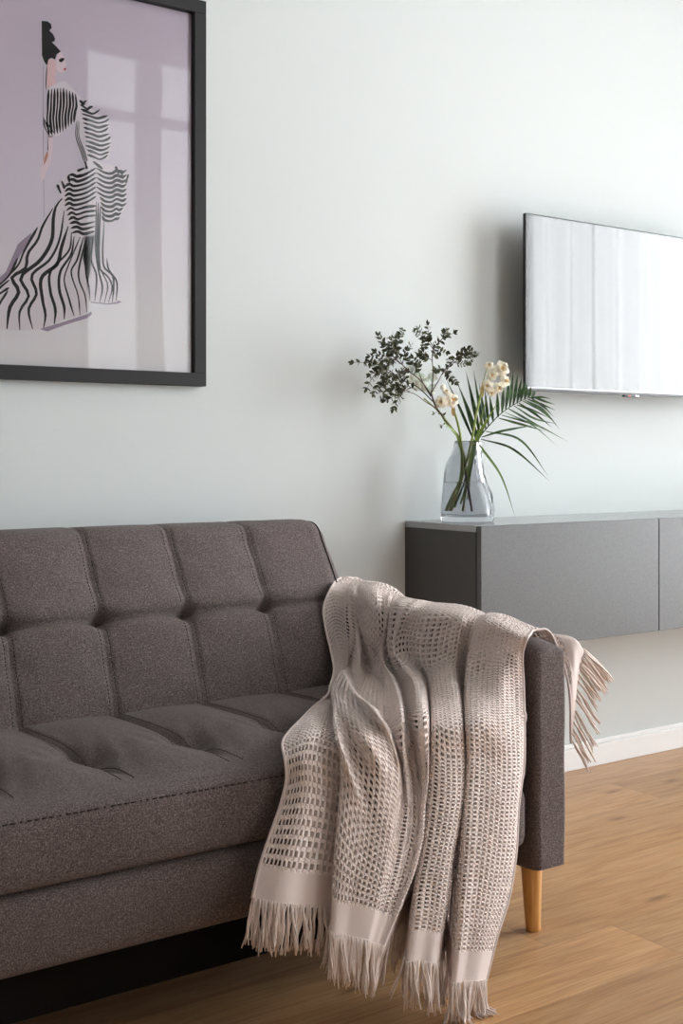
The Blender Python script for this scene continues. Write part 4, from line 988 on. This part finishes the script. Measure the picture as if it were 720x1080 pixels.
def palm():
    foot = in_vase(-.03, .02, .04); root = empty('palm_frond', tuple(foot), 'dark green feathered palm frond leaning right in the vase', 'leaf')
    mb = MB(); q = spline([foot, in_vase(.012, .016, .17), fl(504, 464, .01), fl(524, 440, .0), fl(538, 429, -.01), fl(555.5, 420, -.03), fl(566, 418.5, -.04)], 50); mb.tube(q, np.linspace(.003, .0008, 50), 7); mb.build('rachis', M['palm'], root)
    lf = MB()
    def blade(a, b, w, sag=0.0, mid=None):
        m_ = mid if mid is not None else (a+b)/2+np.array([0, 0, sag]); c = spline([a, m_, b], 16); s = np.linspace(0, 1, 16)
        lf.ribbon(c, w*np.clip(np.minimum(.35+s*2.4, (1-s)*1.9), .03, 1), CAMV+rng.normal(0, .25, 3), .35)
    # tall leaflets left of the rachis
    for base, tip, w, dy in (((504,462),(481,401),.0052,.03), ((506,459),(491,391),.0055,.02), ((509,456),(499,390),.0050,.04), ((500,466),(470,399),.0042,.05), ((512,453),(505,404),.005,.05),((502,464),(487,418),.0048,.0),((515,450),(511,410),.0045,.04)):
        blade(fl(*base, .01), fl(*tip, dy), w, .004)
    # upper fan of the frond
    for k, (base, tip) in enumerate((((520,445),(516,416)), ((525,440),(524,411)), ((529,436),(531,404)), ((533,432),(537,397)), ((537,430),(541,390)), ((541,427),(546,393)), ((545,425),(550,398)), ((549,423),(553,402)), ((553,421),(556,404)), ((557,420),(560,407)), ((560,419),(565,411)))):
        blade(fl(*base, -.01), fl(*tip, .03-.004*k), .0052, 0)
    # drooping right-hand leaflets
    for base, md, tip in (((558,420),(572,419),(581,421)), ((562,419),(576,424),(586,427)), ((556,421),(572,427),(586,433)), ((551,423),(570,433),(587,448)), ((547,425),(566,438),(582,451)), ((542,428),(562,441),(586,447)), ((536,431),(560,445),(580,455)), ((532,435),(560,448),(588,471)), ((529,438),(566,449),(599,466)), ((526,441),(555,449),(575,455)), ((545,427),(564,434),(579,441)), ((560,420),(574,430),(584,440)), ((553,422),(572,432),(590,453))):
        blade(fl(*base, -.02), fl(*tip, -.06), .0036, 0, fl(*md, -.045))
    for base, md, tip in (((507,463),(540,473),(579,507)), ((512,455),(548,464),(578,502)), ((508,461),(528,455),(566,448))):
        blade(fl(*base, -.01), fl(*tip, -.08), .0036, 0, fl(*md, -.05))
    lf.build('leaflets', M['palm'], root)
palm()

# ------------------------------------------------------------------ daylight
SKY_X = 2.8
wd = bpy.data.worlds.new('overcast sky'); S.world = wd; wd.use_nodes = True
bg = wd.node_tree.nodes['Background']; bg.inputs['Color'].default_value = (.93, .97, 1, 1); bg.inputs['Strength'].default_value = 1.0
tcw = N(wd, 'ShaderNodeTexCoord'); spw = N(wd, 'ShaderNodeSeparateXYZ'); L(wd, tcw.outputs['Generated'], spw.inputs[0])
L(wd, math_(wd, 'ADD', .8, math_(wd, 'MULTIPLY', math_(wd, 'MAXIMUM', spw.outputs['X'], 0.0), SKY_X)), bg.inputs['Strength'])
def portal(name, loc, rot, sx_, sy_):
    d = bpy.data.lights.new(name, 'AREA'); d.shape = 'RECTANGLE'; d.size = sx_; d.size_y = sy_; d.cycles.is_portal = True
    o = bpy.data.objects.new(name, d); COL.objects.link(o); o.location = loc; o.rotation_euler = rot
def daylight(name, loc, rot, sx_, sy_, power, col=(1, 1, 1)):
    d = bpy.data.lights.new(name, 'AREA'); d.shape = 'RECTANGLE'; d.size = sx_; d.size_y = sy_; d.energy = power; d.color = col
    o = bpy.data.objects.new(name, d); COL.objects.link(o); o.location = loc; o.rotation_euler = rot
h = math.pi/2
portal('portal_right', (XR+WT+.01, (RW[0]+RW[1])/2, (RW[2]+RW[3])/2), (h, 0, h), RW[1]-RW[0], RW[3]-RW[2])
portal('portal_front', ((FW[0]+FW[1])/2, YF-WT-.01, (FW[2]+FW[3])/2), (h, 0, 0), FW[1]-FW[0], FW[3]-FW[2])

S.view_settings.view_transform = 'Standard'; S.view_settings.look = 'None'; S.view_settings.gamma = 1.0
S.view_settings.use_curve_mapping = False
S.view_settings.exposure = 2.55
S.cycles.use_denoising = True
S.cycles.max_bounces = 14; S.cycles.diffuse_bounces = 6; S.cycles.glossy_bounces = 6; S.cycles.transmission_bounces = 12; S.cycles.transparent_max_bounces = 12
S.cycles.sample_clamp_indirect = 8
